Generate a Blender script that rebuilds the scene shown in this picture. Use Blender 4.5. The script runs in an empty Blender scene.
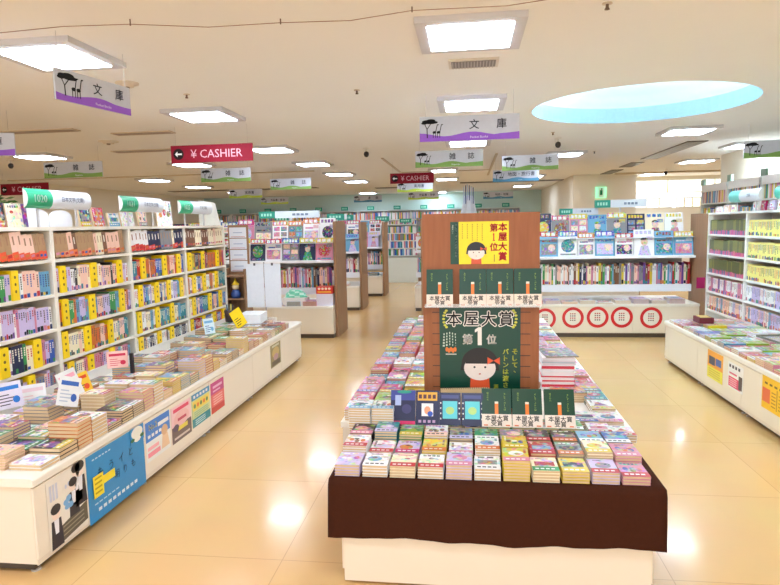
import bpy, bmesh, math, random
from math import sin, cos, pi, radians
from mathutils import Matrix, Vector
S = bpy.context.scene
COL = S.collection
# ------------------------------------------------------------------ camera
CAMH = 1.6
cd = bpy.data.cameras.new('camera'); cam = bpy.data.objects.new('camera', cd); COL.objects.link(cam)
cd.lens = 610 / 780 * 36; cd.sensor_width = 36; cd.clip_end = 100
cam.matrix_world = Matrix.Translation((0, 0, CAMH)) @ Matrix.Rotation(radians(7.35), 4, 'Z') @ Matrix.Rotation(radians(90 - 6.3), 4, 'X') @ Matrix.Rotation(radians(-1.15), 4, 'Z')
S.camera = cam
# ------------------------------------------------------------------ world, exposure
w = bpy.data.worlds.new('world'); S.world = w; w.use_nodes = True
w.node_tree.nodes['Background'].inputs[0].default_value = (0.93, 0.97, 1.0, 1)
w.node_tree.nodes['Background'].inputs[1].default_value = 1.0  # soft fill added through the end left open behind the camera
S.view_settings.view_transform = 'Standard'; S.view_settings.look = 'None'
S.view_settings.gamma = 1; S.view_settings.use_curve_mapping = False
S.view_settings.exposure = 1.12
LAMP = 14.5
try:
    S.cycles.max_bounces = 8; S.cycles.diffuse_bounces = 5; S.cycles.use_denoising = True
except Exception: pass

# ------------------------------------------------------------------ colour + materials
BUSY = [1.0]                                                    # face alpha below 1 = fine printed detail
def lin(c):
    r = []
    for x in c[:3]:
        x /= 255.0
        r.append(x / 12.92 if x <= .04045 else ((x + .055) / 1.055) ** 2.4)
    return (r[0], r[1], r[2], BUSY[0])
def new_mat(name, rough=.5, spec=.5, metal=0.0):
    m = bpy.data.materials.new(name); m.use_nodes = True
    b = m.node_tree.nodes['Principled BSDF']
    b.inputs['Roughness'].default_value = rough; b.inputs['Metallic'].default_value = metal
    b.inputs['Specular IOR Level'].default_value = spec
    return m, m.node_tree, b
def attr_mat(name, rough, spec=.4, amt=.06, scale=30, coat=0, busy=False):
    """colour of the print comes from the face colours, slightly broken up by noise"""
    m, t, b = new_mat(name, rough, spec)
    a = t.nodes.new('ShaderNodeAttribute'); a.attribute_name = 'Col'; src = a.outputs['Color']
    tc = t.nodes.new('ShaderNodeTexCoord'); n = t.nodes.new('ShaderNodeTexNoise'); n.inputs['Scale'].default_value = scale
    t.links.new(tc.outputs['Object'], n.inputs['Vector'])
    mr = t.nodes.new('ShaderNodeMapRange'); mr.inputs['To Min'].default_value = 1 - amt; mr.inputs['To Max'].default_value = 1 + amt
    t.links.new(n.outputs['Fac'], mr.inputs['Value'])
    mx = t.nodes.new('ShaderNodeVectorMath'); mx.operation = 'SCALE'
    if busy:                                                     # fine printed detail where the face alpha asks for it
        oi = t.nodes.new('ShaderNodeObjectInfo'); ad = t.nodes.new('ShaderNodeVectorMath'); ad.operation = 'ADD'
        t.links.new(tc.outputs['Object'], ad.inputs[0]); t.links.new(oi.outputs['Random'], ad.inputs[1])
        n3 = t.nodes.new('ShaderNodeTexNoise'); n3.inputs['Scale'].default_value = 42; n3.inputs['Detail'].default_value = 3; t.links.new(ad.outputs['Vector'], n3.inputs['Vector'])
        r1 = t.nodes.new('ShaderNodeMapRange'); r1.inputs['From Min'].default_value = .47; r1.inputs['From Max'].default_value = .62; t.links.new(n3.outputs['Fac'], r1.inputs['Value'])
        n4 = t.nodes.new('ShaderNodeTexNoise'); n4.inputs['Scale'].default_value = 23; n4.inputs['Detail'].default_value = 1; t.links.new(ad.outputs['Vector'], n4.inputs['Vector'])
        hs = t.nodes.new('ShaderNodeHueSaturation'); hs.inputs['Saturation'].default_value = 2.6; hs.inputs['Value'].default_value = 1.15; t.links.new(n4.outputs['Color'], hs.inputs['Color'])
        ia = t.nodes.new('ShaderNodeMath'); ia.operation = 'SUBTRACT'; ia.inputs[0].default_value = 1; t.links.new(a.outputs['Alpha'], ia.inputs[1])
        ml = t.nodes.new('ShaderNodeMath'); ml.operation = 'MULTIPLY'; t.links.new(ia.outputs[0], ml.inputs[0]); t.links.new(r1.outputs['Result'], ml.inputs[1])
        mc = t.nodes.new('ShaderNodeMixRGB'); t.links.new(ml.outputs[0], mc.inputs[0]); t.links.new(a.outputs['Color'], mc.inputs[1]); t.links.new(hs.outputs['Color'], mc.inputs[2]); src = mc.outputs[0]
    t.links.new(src, mx.inputs[0]); t.links.new(mr.outputs['Result'], mx.inputs['Scale'])
    t.links.new(mx.outputs['Vector'], b.inputs['Base Color'])
    b.inputs['Coat Weight'].default_value = coat
    return m
PRINT = attr_mat('glossy_print', .28, .5, .05, busy=True)
PAPER = attr_mat('matt_paper', .65, .25, .05)
LAMI = attr_mat('white_laminate', .3, .4, .015, 4)
PLAST = attr_mat('plastic', .35, .5, .02)
METAL = attr_mat('painted_metal', .35, .6, .02)
def plain(name, col, rough=.5, spec=.4, scale=6, amt=.04, bump=0):
    m, t, b = new_mat(name, rough, spec)
    tc = t.nodes.new('ShaderNodeTexCoord'); n = t.nodes.new('ShaderNodeTexNoise'); n.inputs['Scale'].default_value = scale
    n.inputs['Detail'].default_value = 4
    t.links.new(tc.outputs['Object'], n.inputs['Vector'])
    cr = t.nodes.new('ShaderNodeValToRGB'); c = lin(col)
    cr.color_ramp.elements[0].color = tuple(x * (1 - amt) for x in c[:3]) + (1,); cr.color_ramp.elements[1].color = tuple(min(1, x * (1 + amt)) for x in c[:3]) + (1,)
    t.links.new(n.outputs['Fac'], cr.inputs['Fac']); t.links.new(cr.outputs['Color'], b.inputs['Base Color'])
    if bump:
        bp = t.nodes.new('ShaderNodeBump'); bp.inputs['Strength'].default_value = bump; bp.inputs['Distance'].default_value = .01
        t.links.new(n.outputs['Fac'], bp.inputs['Height']); t.links.new(bp.outputs['Normal'], b.inputs['Normal'])
    return m
CEIL = plain('ceiling_paint', (244, 243, 240), .8, .2, 1.2, .02)
WALL = plain('wall_paint', (236, 228, 210), .8, .2, 1.5, .02)
WALLF = plain('far_wall_paint', (205, 228, 222), .8, .2, 1.5, .02)
CLOTH = plain('brown_cloth', (66, 34, 21), .85, .08, 60, .12, .15)
def wood_mat(name, c1, c2, rough=.45, sc=(1, 1, 12)):
    m, t, b = new_mat(name, rough, .4)
    tc = t.nodes.new('ShaderNodeTexCoord'); mp = t.nodes.new('ShaderNodeMapping'); mp.inputs['Scale'].default_value = (14, 14, 1.2)
    n = t.nodes.new('ShaderNodeTexNoise'); n.inputs['Scale'].default_value = 3; n.inputs['Detail'].default_value = 5
    cr = t.nodes.new('ShaderNodeValToRGB'); cr.color_ramp.elements[0].color = lin(c1); cr.color_ramp.elements[1].color = lin(c2)
    cr.color_ramp.elements[0].position = .3; cr.color_ramp.elements[1].position = .7
    t.links.new(tc.outputs['Object'], mp.inputs['Vector']); t.links.new(mp.outputs['Vector'], n.inputs['Vector'])
    t.links.new(n.outputs['Fac'], cr.inputs['Fac']); t.links.new(cr.outputs['Color'], b.inputs['Base Color'])
    return m
WOODB = wood_mat('reddish_brown_board', (148, 88, 52), (162, 100, 62))
WOODP = wood_mat('tan_end_panel', (146, 110, 80), (162, 124, 92))
def glass_mat():
    m, t, b = new_mat('clear_acrylic', .05, .5)
    b.inputs['Base Color'].default_value = (.92, .96, .96, 1); b.inputs['Alpha'].default_value = .25
    return m
GLASS = glass_mat()
def emit_mat(name, col, st):
    m = bpy.data.materials.new(name); m.use_nodes = True; t = m.node_tree
    b = t.nodes['Principled BSDF']; b.inputs['Base Color'].default_value = (.9, .9, .9, 1)
    b.inputs['Emission Color'].default_value = lin(col); b.inputs['Emission Strength'].default_value = st
    return m
LIGHTM = emit_mat('lamp_diffuser', (222, 236, 255), LAMP)
DAYM = emit_mat('daylit_window', (255, 248, 225), 1.3)
EXITM = emit_mat('exit_sign_green', (30, 190, 130), .8)

# ------------------------------------------------------------------ text glyphs (converted to meshes, cached)
_g = {}
def glyph(s, bold=0.0):
    k = (s, bold)
    if k not in _g:
        c = bpy.data.curves.new('t', 'FONT'); c.body = s; c.align_x = 'CENTER'; c.align_y = 'CENTER'; c.size = 1
        c.resolution_u = 2; c.offset = bold
        o = bpy.data.objects.new('t', c); COL.objects.link(o)
        dg = bpy.context.evaluated_depsgraph_get(); dg.update()
        me = bpy.data.meshes.new_from_object(o.evaluated_get(dg))
        vs = [(v.co.x, v.co.y) for v in me.vertices]; fs = [tuple(p.vertices) for p in me.polygons]
        if vs:
            cx = (min(v[0] for v in vs) + max(v[0] for v in vs)) / 2; cy = (min(v[1] for v in vs) + max(v[1] for v in vs)) / 2
            hh = max(v[1] for v in vs) - min(v[1] for v in vs); ww = max(v[0] for v in vs) - min(v[0] for v in vs)
            vs = [(v[0] - cx, v[1] - cy) for v in vs]
        else: ww = hh = 1
        out = []
        for f in fs:
            a = 0
            for i in range(len(f)):
                x0, y0 = vs[f[i]]; x1, y1 = vs[f[(i + 1) % len(f)]]; a += x0 * y1 - x1 * y0
            out.append(f if a > 0 else tuple(reversed(f)))
        bpy.data.objects.remove(o); bpy.data.curves.remove(c); bpy.data.meshes.remove(me)
        _g[k] = (vs, out, ww, hh)
    return _g[k]

# ------------------------------------------------------------------ mesh builder
class Fr:                                                     # flat drawing frame: origin, right, up
    def __init__(s, O, U, V):
        s.O = Vector(O); s.U = Vector(U).normalized(); s.V = Vector(V).normalized(); s.N = s.U.cross(s.V)
    def p(s, u, v, d=0): return s.O + s.U * u + s.V * v + s.N * d
class MB:
    def __init__(s): s.v = []; s.f = []; s.c = []
    def poly(s, pts, col):
        n = len(s.v); s.v += [tuple(p) for p in pts]; s.f.append(tuple(range(n, n + len(pts)))); s.c.append(lin(col)); return s
    def box(s, x0, x1, y0, y1, z0, z1, col, cols=None):
        n = len(s.v)
        s.v += [(x0, y0, z0), (x1, y0, z0), (x1, y1, z0), (x0, y1, z0), (x0, y0, z1), (x1, y0, z1), (x1, y1, z1), (x0, y1, z1)]
        cols = cols or {}
        for k, f in (('b', (0, 3, 2, 1)), ('t', (4, 5, 6, 7)), ('f', (0, 1, 5, 4)), ('r', (1, 2, 6, 5)), ('k', (2, 3, 7, 6)), ('l', (3, 0, 4, 7))):
            s.f.append(tuple(n + i for i in f)); s.c.append(lin(cols.get(k, col)))
        return s
    def rect(s, fr, u0, v0, u1, v1, d, col): return s.poly([fr.p(u0, v0, d), fr.p(u1, v0, d), fr.p(u1, v1, d), fr.p(u0, v1, d)], col)
    def pts2(s, fr, pts, d, col): return s.poly([fr.p(u, v, d) for u, v in pts], col)
    def ell(s, fr, cu, cv, ru, rv, d, col, n=16, a0=0, a1=2 * pi):
        full = abs(a1 - a0 - 2 * pi) < 1e-6
        return s.pts2(fr, [(cu + ru * cos(a0 + (a1 - a0) * i / (n if full else n - 1)), cv + rv * sin(a0 + (a1 - a0) * i / (n if full else n - 1))) for i in range(n)], d, col)
    def ring(s, fr, cu, cv, r0, r1, d, col, n=32):
        for i in range(n):
            a, b = 2 * pi * i / n, 2 * pi * (i + 1) / n
            s.pts2(fr, [(cu + r0 * cos(a), cv + r0 * sin(a)), (cu + r1 * cos(a), cv + r1 * sin(a)), (cu + r1 * cos(b), cv + r1 * sin(b)), (cu + r0 * cos(b), cv + r0 * sin(b))], d, col)
    def text(s, fr, st, size, cu, cv, d, col, bold=0.0, maxw=None):
        vs, fs, ww, hh = glyph(st); k = size
        kx = k if not maxw else min(k, maxw / ww)
        if bold > 0:
            bb = bold * size * .7
            for q, (ax, ay) in enumerate(((1, 0), (-1, 0), (0, 1), (0, -1)) if bold < .06 else ((1, 0), (-1, 0), (0, 1), (0, -1), (.7, .7), (-.7, .7), (.7, -.7), (-.7, -.7))):
                s.text(fr, st, size, cu + ax * bb, cv + ay * bb, d - .00002 * q, col, 0, maxw)
        n = len(s.v)
        s.v += [tuple(fr.p(cu + x * kx, cv + y * k, d)) for x, y in vs]
        for f in fs: s.f.append(tuple(n + i for i in f)); s.c.append(lin(col))
        return s
    def vtext(s, fr, st, size, cu, top, d, col, bold=0.0, pitch=1.08):
        for i, ch in enumerate(st):
            if ch != ' ': s.text(fr, ch, size, cu, top - size * (.5 + i * pitch), d, col, bold)
    def tube(s, pts, r, col, n=6):
        pts = [Vector(p) for p in pts]; rings = []
        for i, p in enumerate(pts):
            t = (pts[min(i + 1, len(pts) - 1)] - pts[max(i - 1, 0)]).normalized()
            a = t.orthogonal().normalized(); b = t.cross(a)
            if i and abs(t.z) < .9:
                a = Vector((-t.y, t.x, 0)).normalized(); b = t.cross(a)
            elif abs(t.z) < .9:
                a = Vector((-t.y, t.x, 0)).normalized(); b = t.cross(a)
            rr = r[i] if isinstance(r, (list, tuple)) else r
            k = len(s.v); s.v += [tuple(p + a * rr * cos(2 * pi * j / n) + b * rr * sin(2 * pi * j / n)) for j in range(n)]; rings.append(k)
        for q in range(len(rings) - 1):
            for j in range(n):
                s.f.append((rings[q] + j, rings[q] + (j + 1) % n, rings[q + 1] + (j + 1) % n, rings[q + 1] + j)); s.c.append(lin(col))
        s.f.append(tuple(rings[0] + j for j in reversed(range(n)))); s.c.append(lin(col))
        s.f.append(tuple(rings[-1] + j for j in range(n))); s.c.append(lin(col))
        return s
    def lathe(s, prof, cx, cy, col, n=20):
        rings = []
        for r, z in prof:
            rings.append(len(s.v)); s.v += [(cx + r * cos(2 * pi * j / n), cy + r * sin(2 * pi * j / n), z) for j in range(n)]
        for q in range(len(rings) - 1):
            for j in range(n):
                s.f.append((rings[q] + j, rings[q] + (j + 1) % n, rings[q + 1] + (j + 1) % n, rings[q + 1] + j)); s.c.append(lin(col))
        return s
    def add(s, o, M):
        n = len(s.v); s.v += [tuple(M @ Vector(p)) for p in o.v]; s.f += [tuple(n + i for i in f) for f in o.f]; s.c += o.c
        return s
    def mesh(s, name, mat, smooth=False, bevel=0):
        me = bpy.data.meshes.new(name); me.from_pydata(s.v, [], s.f); me.materials.append(mat)
        a = me.color_attributes.new('Col', 'FLOAT_COLOR', 'CORNER')
        buf = []
        for f, c in zip(s.f, s.c): buf += list(c) * len(f)
        a.data.foreach_set('color', buf)
        if smooth: me.polygons.foreach_set('use_smooth', [True] * len(s.f))
        me.update(); return me
    def build(s, name, mat, parent=None, smooth=False, loc=None, rot=None):
        return put(s.mesh(name, mat, smooth), name, parent, loc, rot)
def put(me, name, parent=None, loc=None, rot=None):
    o = bpy.data.objects.new(name, me); COL.objects.link(o)
    if parent is not None: o.parent = parent
    if loc is not None: o.location = loc
    if rot is not None: o.rotation_euler = rot
    return o
def tag(o, label, cat, group=None):
    o['label'] = label; o['category'] = cat
    if group: o['group'] = group
    return o
def thing(name, label, cat, loc=(0, 0, 0), rotz=0, group=None):
    o = bpy.data.objects.new(name, None); COL.objects.link(o); o.location = loc; o.rotation_euler = (0, 0, rotz); o.empty_display_size = .05
    return tag(o, label, cat, group)
def dup(root, loc, rot, label, group=None):
    r = root.copy(); COL.objects.link(r); r.location = loc; r.rotation_euler = rot; r['label'] = label
    if group: r['group'] = group
    for ch in [c for c in root.children]:
        c = ch.copy(); COL.objects.link(c); c.parent = r
    return r
def structure(mb, name, mat, smooth=False):
    o = mb.build(name, mat, smooth=smooth); o['kind'] = 'structure'; return o
ORD = ['first', 'second', 'third', 'fourth', 'fifth', 'sixth', 'seventh', 'eighth', 'ninth', 'tenth', 'eleventh', 'twelfth', 'thirteenth', 'fourteenth', 'fifteenth', 'sixteenth', 'seventeenth', 'eighteenth', 'nineteenth', 'twentieth']
_T = ['', '', 'twenty', 'thirty', 'forty', 'fifty', 'sixty', 'seventy', 'eighty', 'ninety']
def ordn(i):                                                   # 0-based
    if i < 20: return ORD[i]
    n = min(i + 1, 99)
    if n % 10 == 0: return _T[n // 10].replace('ty', 'tieth')
    return _T[n // 10] + '-' + ORD[n % 10 - 1]
W = (240, 240, 238); OFFW = (236, 230, 216); CREAM = (221, 193, 154)
PAL = {'white': (240, 240, 240), 'pink': (240, 150, 180), 'magenta': (225, 40, 120), 'red': (215, 40, 50), 'orange': (240, 130, 50), 'yellow': (250, 220, 50),
       'green': (60, 170, 90), 'teal': (40, 150, 165), 'blue': (50, 100, 200), 'navy': (35, 45, 90), 'purple': (130, 80, 170), 'black': (35, 32, 38),
       'grey': (150, 150, 155), 'cream': (245, 232, 200), 'brown': (140, 90, 60), 'lavender': (205, 190, 228), 'peach': (246, 205, 185), 'skyblue': (120, 190, 230), 'lime': (170, 210, 70), 'tan': (200, 160, 115)}
PAL = {k: c if k in ('white', 'cream', 'lavender', 'peach') else tuple(int(x * .88) for x in c) for k, c in PAL.items()}
NM = {'skyblue': 'sky blue', 'lime': 'lime green'}
def cname(k): return NM.get(k, k)

# ================================================================== SETTING
H = 2.7
# ---- floor
mf, t, b = new_mat('glossy_vinyl_floor', .2, .5)
tc = t.nodes.new('ShaderNodeTexCoord'); br = t.nodes.new('ShaderNodeTexBrick'); br.offset = 0
br.inputs['Scale'].default_value = 1; br.inputs['Brick Width'].default_value = .9; br.inputs['Row Height'].default_value = .9
br.inputs['Mortar Size'].default_value = .0025; br.inputs['Color1'].default_value = lin((229, 188, 128)); br.inputs['Color2'].default_value = lin((225, 183, 122)); br.inputs['Mortar'].default_value = lin((205, 164, 106))
n = t.nodes.new('ShaderNodeTexNoise'); n.inputs['Scale'].default_value = 2.5; n.inputs['Detail'].default_value = 6
mx = t.nodes.new('ShaderNodeMixRGB'); mx.blend_type = 'MULTIPLY'; mx.inputs[0].default_value = .12
t.links.new(tc.outputs['Object'], br.inputs['Vector']); t.links.new(tc.outputs['Object'], n.inputs['Vector'])
t.links.new(br.outputs['Color'], mx.inputs[1]); t.links.new(n.outputs['Color'], mx.inputs[2]); t.links.new(mx.outputs[0], b.inputs['Base Color'])
n2 = t.nodes.new('ShaderNodeTexNoise'); n2.inputs['Scale'].default_value = 1.3
bp = t.nodes.new('ShaderNodeBump'); bp.inputs['Strength'].default_value = .06; bp.inputs['Distance'].default_value = .02
t.links.new(tc.outputs['Object'], n2.inputs['Vector']); t.links.new(n2.outputs['Fac'], bp.inputs['Height']); t.links.new(bp.outputs['Normal'], b.inputs['Normal'])
b.inputs['Coat Weight'].default_value = .2; b.inputs['Coat Roughness'].default_value = .07
X0, X1, Y0, Y1 = -9.6, 8.5, -4.0, 21.6
structure(MB().box(X0, X1, Y0, Y1, -.05, 0, (220, 190, 130)), 'floor', mf)
# ---- ceiling with the round recess
SC = (1.66, 6.33); SR = 1.02
mb = MB(); q = 1.3; NN = 64
for x0, x1, y0, y1 in ((X0, SC[0] - q, Y0, Y1), (SC[0] + q, X1, Y0, Y1), (SC[0] - q, SC[0] + q, Y0, SC[1] - q), (SC[0] - q, SC[0] + q, SC[1] + q, Y1)):
    mb.poly([(x0, y0, H), (x0, y1, H), (x1, y1, H), (x1, y0, H)], W)
def sqp(a):
    c, s_ = cos(a), sin(a); k = q / max(abs(c), abs(s_)); return (SC[0] + c * k, SC[1] + s_ * k, H)
for i in range(NN):
    a, b_ = 2 * pi * i / NN, 2 * pi * (i + 1) / NN
    mb.poly([(SC[0] + SR * cos(a), SC[1] + SR * sin(a), H), (SC[0] + SR * cos(b_), SC[1] + SR * sin(b_), H), sqp(b_), sqp(a)], W)
mb.poly([(X0, Y0, H + .5), (X1, Y0, H + .5), (X1, Y1, H + .5), (X0, Y1, H + .5)], W)
structure(mb, 'ceiling', CEIL)
cv = thing('ceiling_recess', 'large round pale blue lit recess in the ceiling at right', 'ceiling recess', (SC[0], SC[1], H))
mb = MB(); BL = (150, 172, 192)
for i in range(NN):
    a, b_ = 2 * pi * i / NN, 2 * pi * (i + 1) / NN
    mb.poly([(SR * cos(a), SR * sin(a), 0), (SR * cos(a), SR * sin(a), .16), (SR * cos(b_), SR * sin(b_), .16), (SR * cos(b_), SR * sin(b_), 0)], BL)
mb.build('recess_rim', PAPER, cv)
mb = MB(); prof = [(SR, .16), (SR * 1.02, .2), (SR * .9, .3), (SR * .6, .37), (SR * .3, .4), (.001, .41)]
mb.lathe(prof, 0, 0, (186, 220, 232), NN); mb.f = [tuple(reversed(f)) for f in mb.f]
mb.build('recess_dome', PAPER, cv, smooth=True)
for i, (dx, dy) in enumerate(((-.55, .1), (.28, -.05))):
    ld = bpy.data.lights.new('cove_lamp', 'AREA'); ld.shape = 'DISK'; ld.size = .4; ld.energy = 17; ld.color = (.86, .97, 1)
    lo = bpy.data.objects.new('cove_lamp', ld); COL.objects.link(lo); lo.location = (dx, dy, .1); lo.rotation_euler = (pi, 0, 0); lo.parent = cv
# ---- walls
structure(MB().box(X0 - .1, X0, Y0, Y1, 0, H, W), 'wall_left', WALL)
structure(MB().box(X0 - .1, 2.5, Y1, Y1 + .1, 0, H, W), 'wall_back', WALLF)
structure(MB().box(2.5, 3.95, 15.2, Y1 + .1, 0, H, W), 'wall_pillar', WALL)
structure(MB().box(4.4, 4.5, Y0, 11.5, 0, H, W), 'wall_right', WALL)
structure(MB().box(8.5, 8.6, 11.5, Y1, 0, H, W), 'wall_far_right', WALL)
structure(MB().box(4.5, 8.6, 11.4, 11.5, 0, H, W), 'wall_return', WALL)
structure(MB().box(3.95, 8.5, 16.6, 16.7, 0, 1.9, W).box(3.95, 8.5, 16.6, 16.7, 2.62, H, W), 'wall_window_side', WALL)
for i, (x0, x1, z0, z1) in enumerate(((3.95, 8.5, 2.28, 2.62), (3.95, 5.2, 1.9, 2.16), (5.3, 6.1, 1.9, 2.16), (6.2, 8.5, 1.9, 2.16))):
    wn = thing('window_%d' % (i + 1), '', 'window', ((x0 + x1) / 2, 16.62, z0)); wn['kind'] = 'structure'; del wn['label']; del wn['category']
    h = z1 - z0; ww = (x1 - x0) / 2
    MB().box(-ww, ww, .02, .04, 0, h, W).build('pane', DAYM, wn)
    f = MB().box(-ww, ww, -.03, .01, 0, .03, W).box(-ww, ww, -.03, .01, h - .03, h, W)
    for k in range(5): f.box(-ww + k * ww / 2 - (.015 if k else 0), -ww + k * ww / 2 + (.015 if k < 4 else 0), -.03, .01, .03, h - .03, (225, 215, 190))
    f.build('window_frame', LAMI, wn)
# ---- ceiling slots and trims
def cbox(name, x0, x1, y0, y1, dz, col, label, cat, mat=METAL):
    return tag(MB().box((x0 - x1) / 2, (x1 - x0) / 2, (y0 - y1) / 2, (y1 - y0) / 2, -dz, 0, col).build(name, mat, loc=((x0 + x1) / 2, (y0 + y1) / 2, H)), label, cat)
def slot(x0, x1, y0, y1, label):
    pale = label.startswith('pale'); gc = (38, 30, 23) if not pale else (150, 126, 104)
    o = thing('air_slot', label, 'air vent', ((x0 + x1) / 2, (y0 + y1) / 2, H)); a, b = (x1 - x0) / 2, (y1 - y0) / 2
    MB().box(-a, a, -b, b, -.012, 0, (96, 80, 62) if not pale else (205, 186, 162)).build('slot_frame', METAL, o)
    g = MB()
    if a > b:
        g.box(-a + .02, a - .02, -b * .86, -b * .06, -.014, -.0125, gc).box(-a + .02, a - .02, b * .06, b * .86, -.014, -.0125, gc)
    else:
        g.box(-a * .86, -a * .14, -b + .02, b - .02, -.014, -.0125, gc).box(a * .14, a * .86, -b + .02, b - .02, -.014, -.0125, gc)
    g.build('slot_gap', METAL, o)
slot(-8.6, -4.2, 16.9, 17.25, 'long brown air slot in the far ceiling left of the middle')
slot(-2.7, -1.1, 17.9, 18.25, 'short brown air slot in the far ceiling behind the small cashier sign')
slot(-.2, 2.5, 16.6, 16.95, 'brown air slot in the far ceiling left of the exit pillar')
slot(3.1, 3.35, 13.95, 15.1, 'farthest dark slot of the three in line at the right ceiling')
slot(3.1, 3.35, 12.35, 13.3, 'middle dark slot of the three in line at the right ceiling')
slot(3.1, 3.38, 9.3, 11.7, 'longest and nearest dark double slot at the right ceiling')
slot(-5.2, -4.2, 6.2, 6.36, 'pale slot in the ceiling above the left magazine sign, left one')
slot(-4.0, -3.3, 6.6, 6.76, 'pale slot in the ceiling between left lamps')
slot(-4.9, -3.6, 8.05, 8.25, 'pale slot in the ceiling right of the left magazine sign')
structure(MB().box(-1.41, -1.37, 10.1, 12.9, 2.685, H, (190, 172, 145)).box(.44, .48, 10.0, 14.3, 2.685, H, (190, 172, 145)).box(-1.37, .44, 12.9, 12.94, 2.685, H, (190, 172, 145)), 'trim_1', METAL)
structure(MB().box(3.4, 8.4, 14.9, 15.0, 2.66, H, (190, 172, 145)).box(X0, -3.0, 11.9, 11.96, 2.68, H, (200, 184, 158)), 'trim_2', METAL)
vt = thing('ceiling_vent', 'small grey louvred vent behind the nearest middle lamp', 'air vent', (.045, 4.38, H))
MB().box(-.17, .17, -.11, .11, -.012, 0, (222, 214, 200)).build('vent_frame', METAL, vt)
g = MB().box(-.15, .15, -.085, .085, -.014, -.0125, (120, 112, 100))
for k in range(14): g.box(-.145 + k * .021, -.138 + k * .021, -.085, .085, -.02, -.0145, (180, 172, 158))
g.build('louvre', METAL, vt)

# ---- ceiling lights
def lamp_proto():
    r = thing('ceiling_light', 'x', 'ceiling light', (0, 0, H))
    o = MB(); a, c_, d = .30, .235, .035
    for x0, x1, y0, y1 in ((-a, a, -a, -c_), (-a, a, c_, a), (-a, -c_, -c_, c_), (c_, a, -c_, c_)): o.box(x0, x1, y0, y1, -d, 0, (205, 203, 205))
    o.build('lamp_frame', METAL, r)
    MB().box(-c_ + .002, c_ - .002, -c_ + .002, c_ - .002, -.039, -.005, W).build('diffuser', LIGHTM, r)
    return r
lp = None
LS = [(.02, 3.68, 'largest square ceiling lamp at the top, right of middle'), (.04, 5.76, 'square ceiling lamp just above the purple pocket book sign'), (.01, 8.45, 'square ceiling lamp peeping out below the purple pocket book sign'),
      (-.48, 12.6, 'small lamp above the small cashier sign at middle'), (-.5, 15.0, 'tiny lamp behind the magazine sign near middle'), (-.97, 21.0, 'farthest tiny lamp behind the small cashier sign'),
      (-2.53, 3.62, 'largest square ceiling lamp at the top left'), (-2.5, 5.74, 'square ceiling lamp above the red cashier sign'), (-2.7, 8.4, 'square lamp right of the red cashier sign'),
      (-2.65, 10.5, 'lamp right of middle left row, fourth from the camera'), (-2.65, 12.7, 'fifth lamp of the left middle row from the camera'), (-2.7, 14.9, 'sixth lamp of the left middle row'), (-3.3, 20.3, 'farthest lamp of the left middle row'),
      (-6.1, 8.25, 'lamp at left edge over the left magazine sign'), (-6.8, 12.8, 'lamp right of the left magazine sign'), (-6.9, 15.2, 'small lamp left of the second magazine sign'), (-4.6, 9.95, 'lamp half behind the second magazine sign'), (-6.9, 18.0, 'tiny far lamp above the left bookcase signs'),
      (2.7, 8.1, 'lamp behind the round blue recess'), (4.15, 9.9, 'lamp at the right edge over the right shelves'), (1.56, 10.3, 'small lamp between black camera dome and right slots'), (4.27, 12.3, 'lamp left of the right edge in the third row'), (4.37, 15.3, 'lamp over the far right windows'), (3.1, 18.0, 'x'), (1.5, 14.9, 'small far lamp behind the travel magazine sign'),
      (5.9, 13.6, 'lamp deep in the right rear bay'), (1.6, 18.6, 'tiny lamp near the far wall right of middle')]
LS = [l for l in LS if l[2] != 'x'] + [(x, y, 'square ceiling lamp behind the viewer out of the picture') for x in (-5.6, -2.53, 0.02, 2.7) for y in (1.5, -1.0)] + [(2.9, 3.9, 'square ceiling lamp off the right edge of the picture'), (-5.6, 3.7, 'square ceiling lamp off the left edge of the picture')]
for x, y, lb in LS:
    if lp is None: lp = lamp_proto(); lp.location = (x, y, H); lp['label'] = lb; lp['group'] = 'square ceiling lamps'
    else: dup(lp, (x, y, H), (0, 0, 0), lb, 'square ceiling lamps')

# ------------------------------------------------------------------ hanging signs
def wavy(mb, fr, w, h, d, col, hb):
    N = 16
    for i in range(N):
        u0, u1 = -w / 2 + w * i / N, -w / 2 + w * (i + 1) / N
        f = lambda u: hb * (1.0 + .28 * sin(u * 14 + 1.2) * (1 if u < w * .25 else .4))
        mb.pts2(fr, [(u0, 0), (u1, 0), (u1, f(u1)), (u0, f(u0))], d, col)
def savanna(mb, fr, w, h, d):
    K = (28, 30, 34); x = -w / 2 + .075
    for cx, cy, rx, ry in ((x - .02, h * .8, .035, .014), (x + .02, h * .84, .04, .013), (x + .05, h * .77, .03, .011), (x - .035, h * .74, .026, .01), (x + .02, h * .76, .05, .012)): mb.ell(fr, cx, cy, rx, ry, d, K, 12)
    def ln(a, b, t): 
        dx, dy = b[0] - a[0], b[1] - a[1]; L = math.hypot(dx, dy); nx, ny = -dy / L * t, dx / L * t
        mb.pts2(fr, [(a[0] - nx, a[1] - ny), (a[0] + 0 - nx + dx, a[1] - ny + dy), (b[0] + nx, b[1] + ny), (a[0] + nx, a[1] + ny)][::-1] if False else [(a[0] + nx, a[1] + ny), (a[0] - nx, a[1] - ny), (b[0] - nx, b[1] - ny), (b[0] + nx, b[1] + ny)], d + .0003, K)
    ln((x - .01, .03), (x - .012, h * .5), .004); ln((x - .012, h * .5), (x - .035, h * .75), .003); ln((x - .012, h * .5), (x + .03, h * .78), .003)
    for gx in (x + .05, x + .085):                              # two long-necked animals
        mb.ell(fr, gx, .075, .016, .011, d + .0006, K, 10); ln((gx - .01, .03), (gx - .01, .075), .0025); ln((gx + .01, .03), (gx + .01, .075), .0025)
        ln((gx + .011, .08), (gx + .024, .135), .0032); mb.ell(fr, gx + .03, .137, .009, .004, d + .0006, K, 8)
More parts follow.
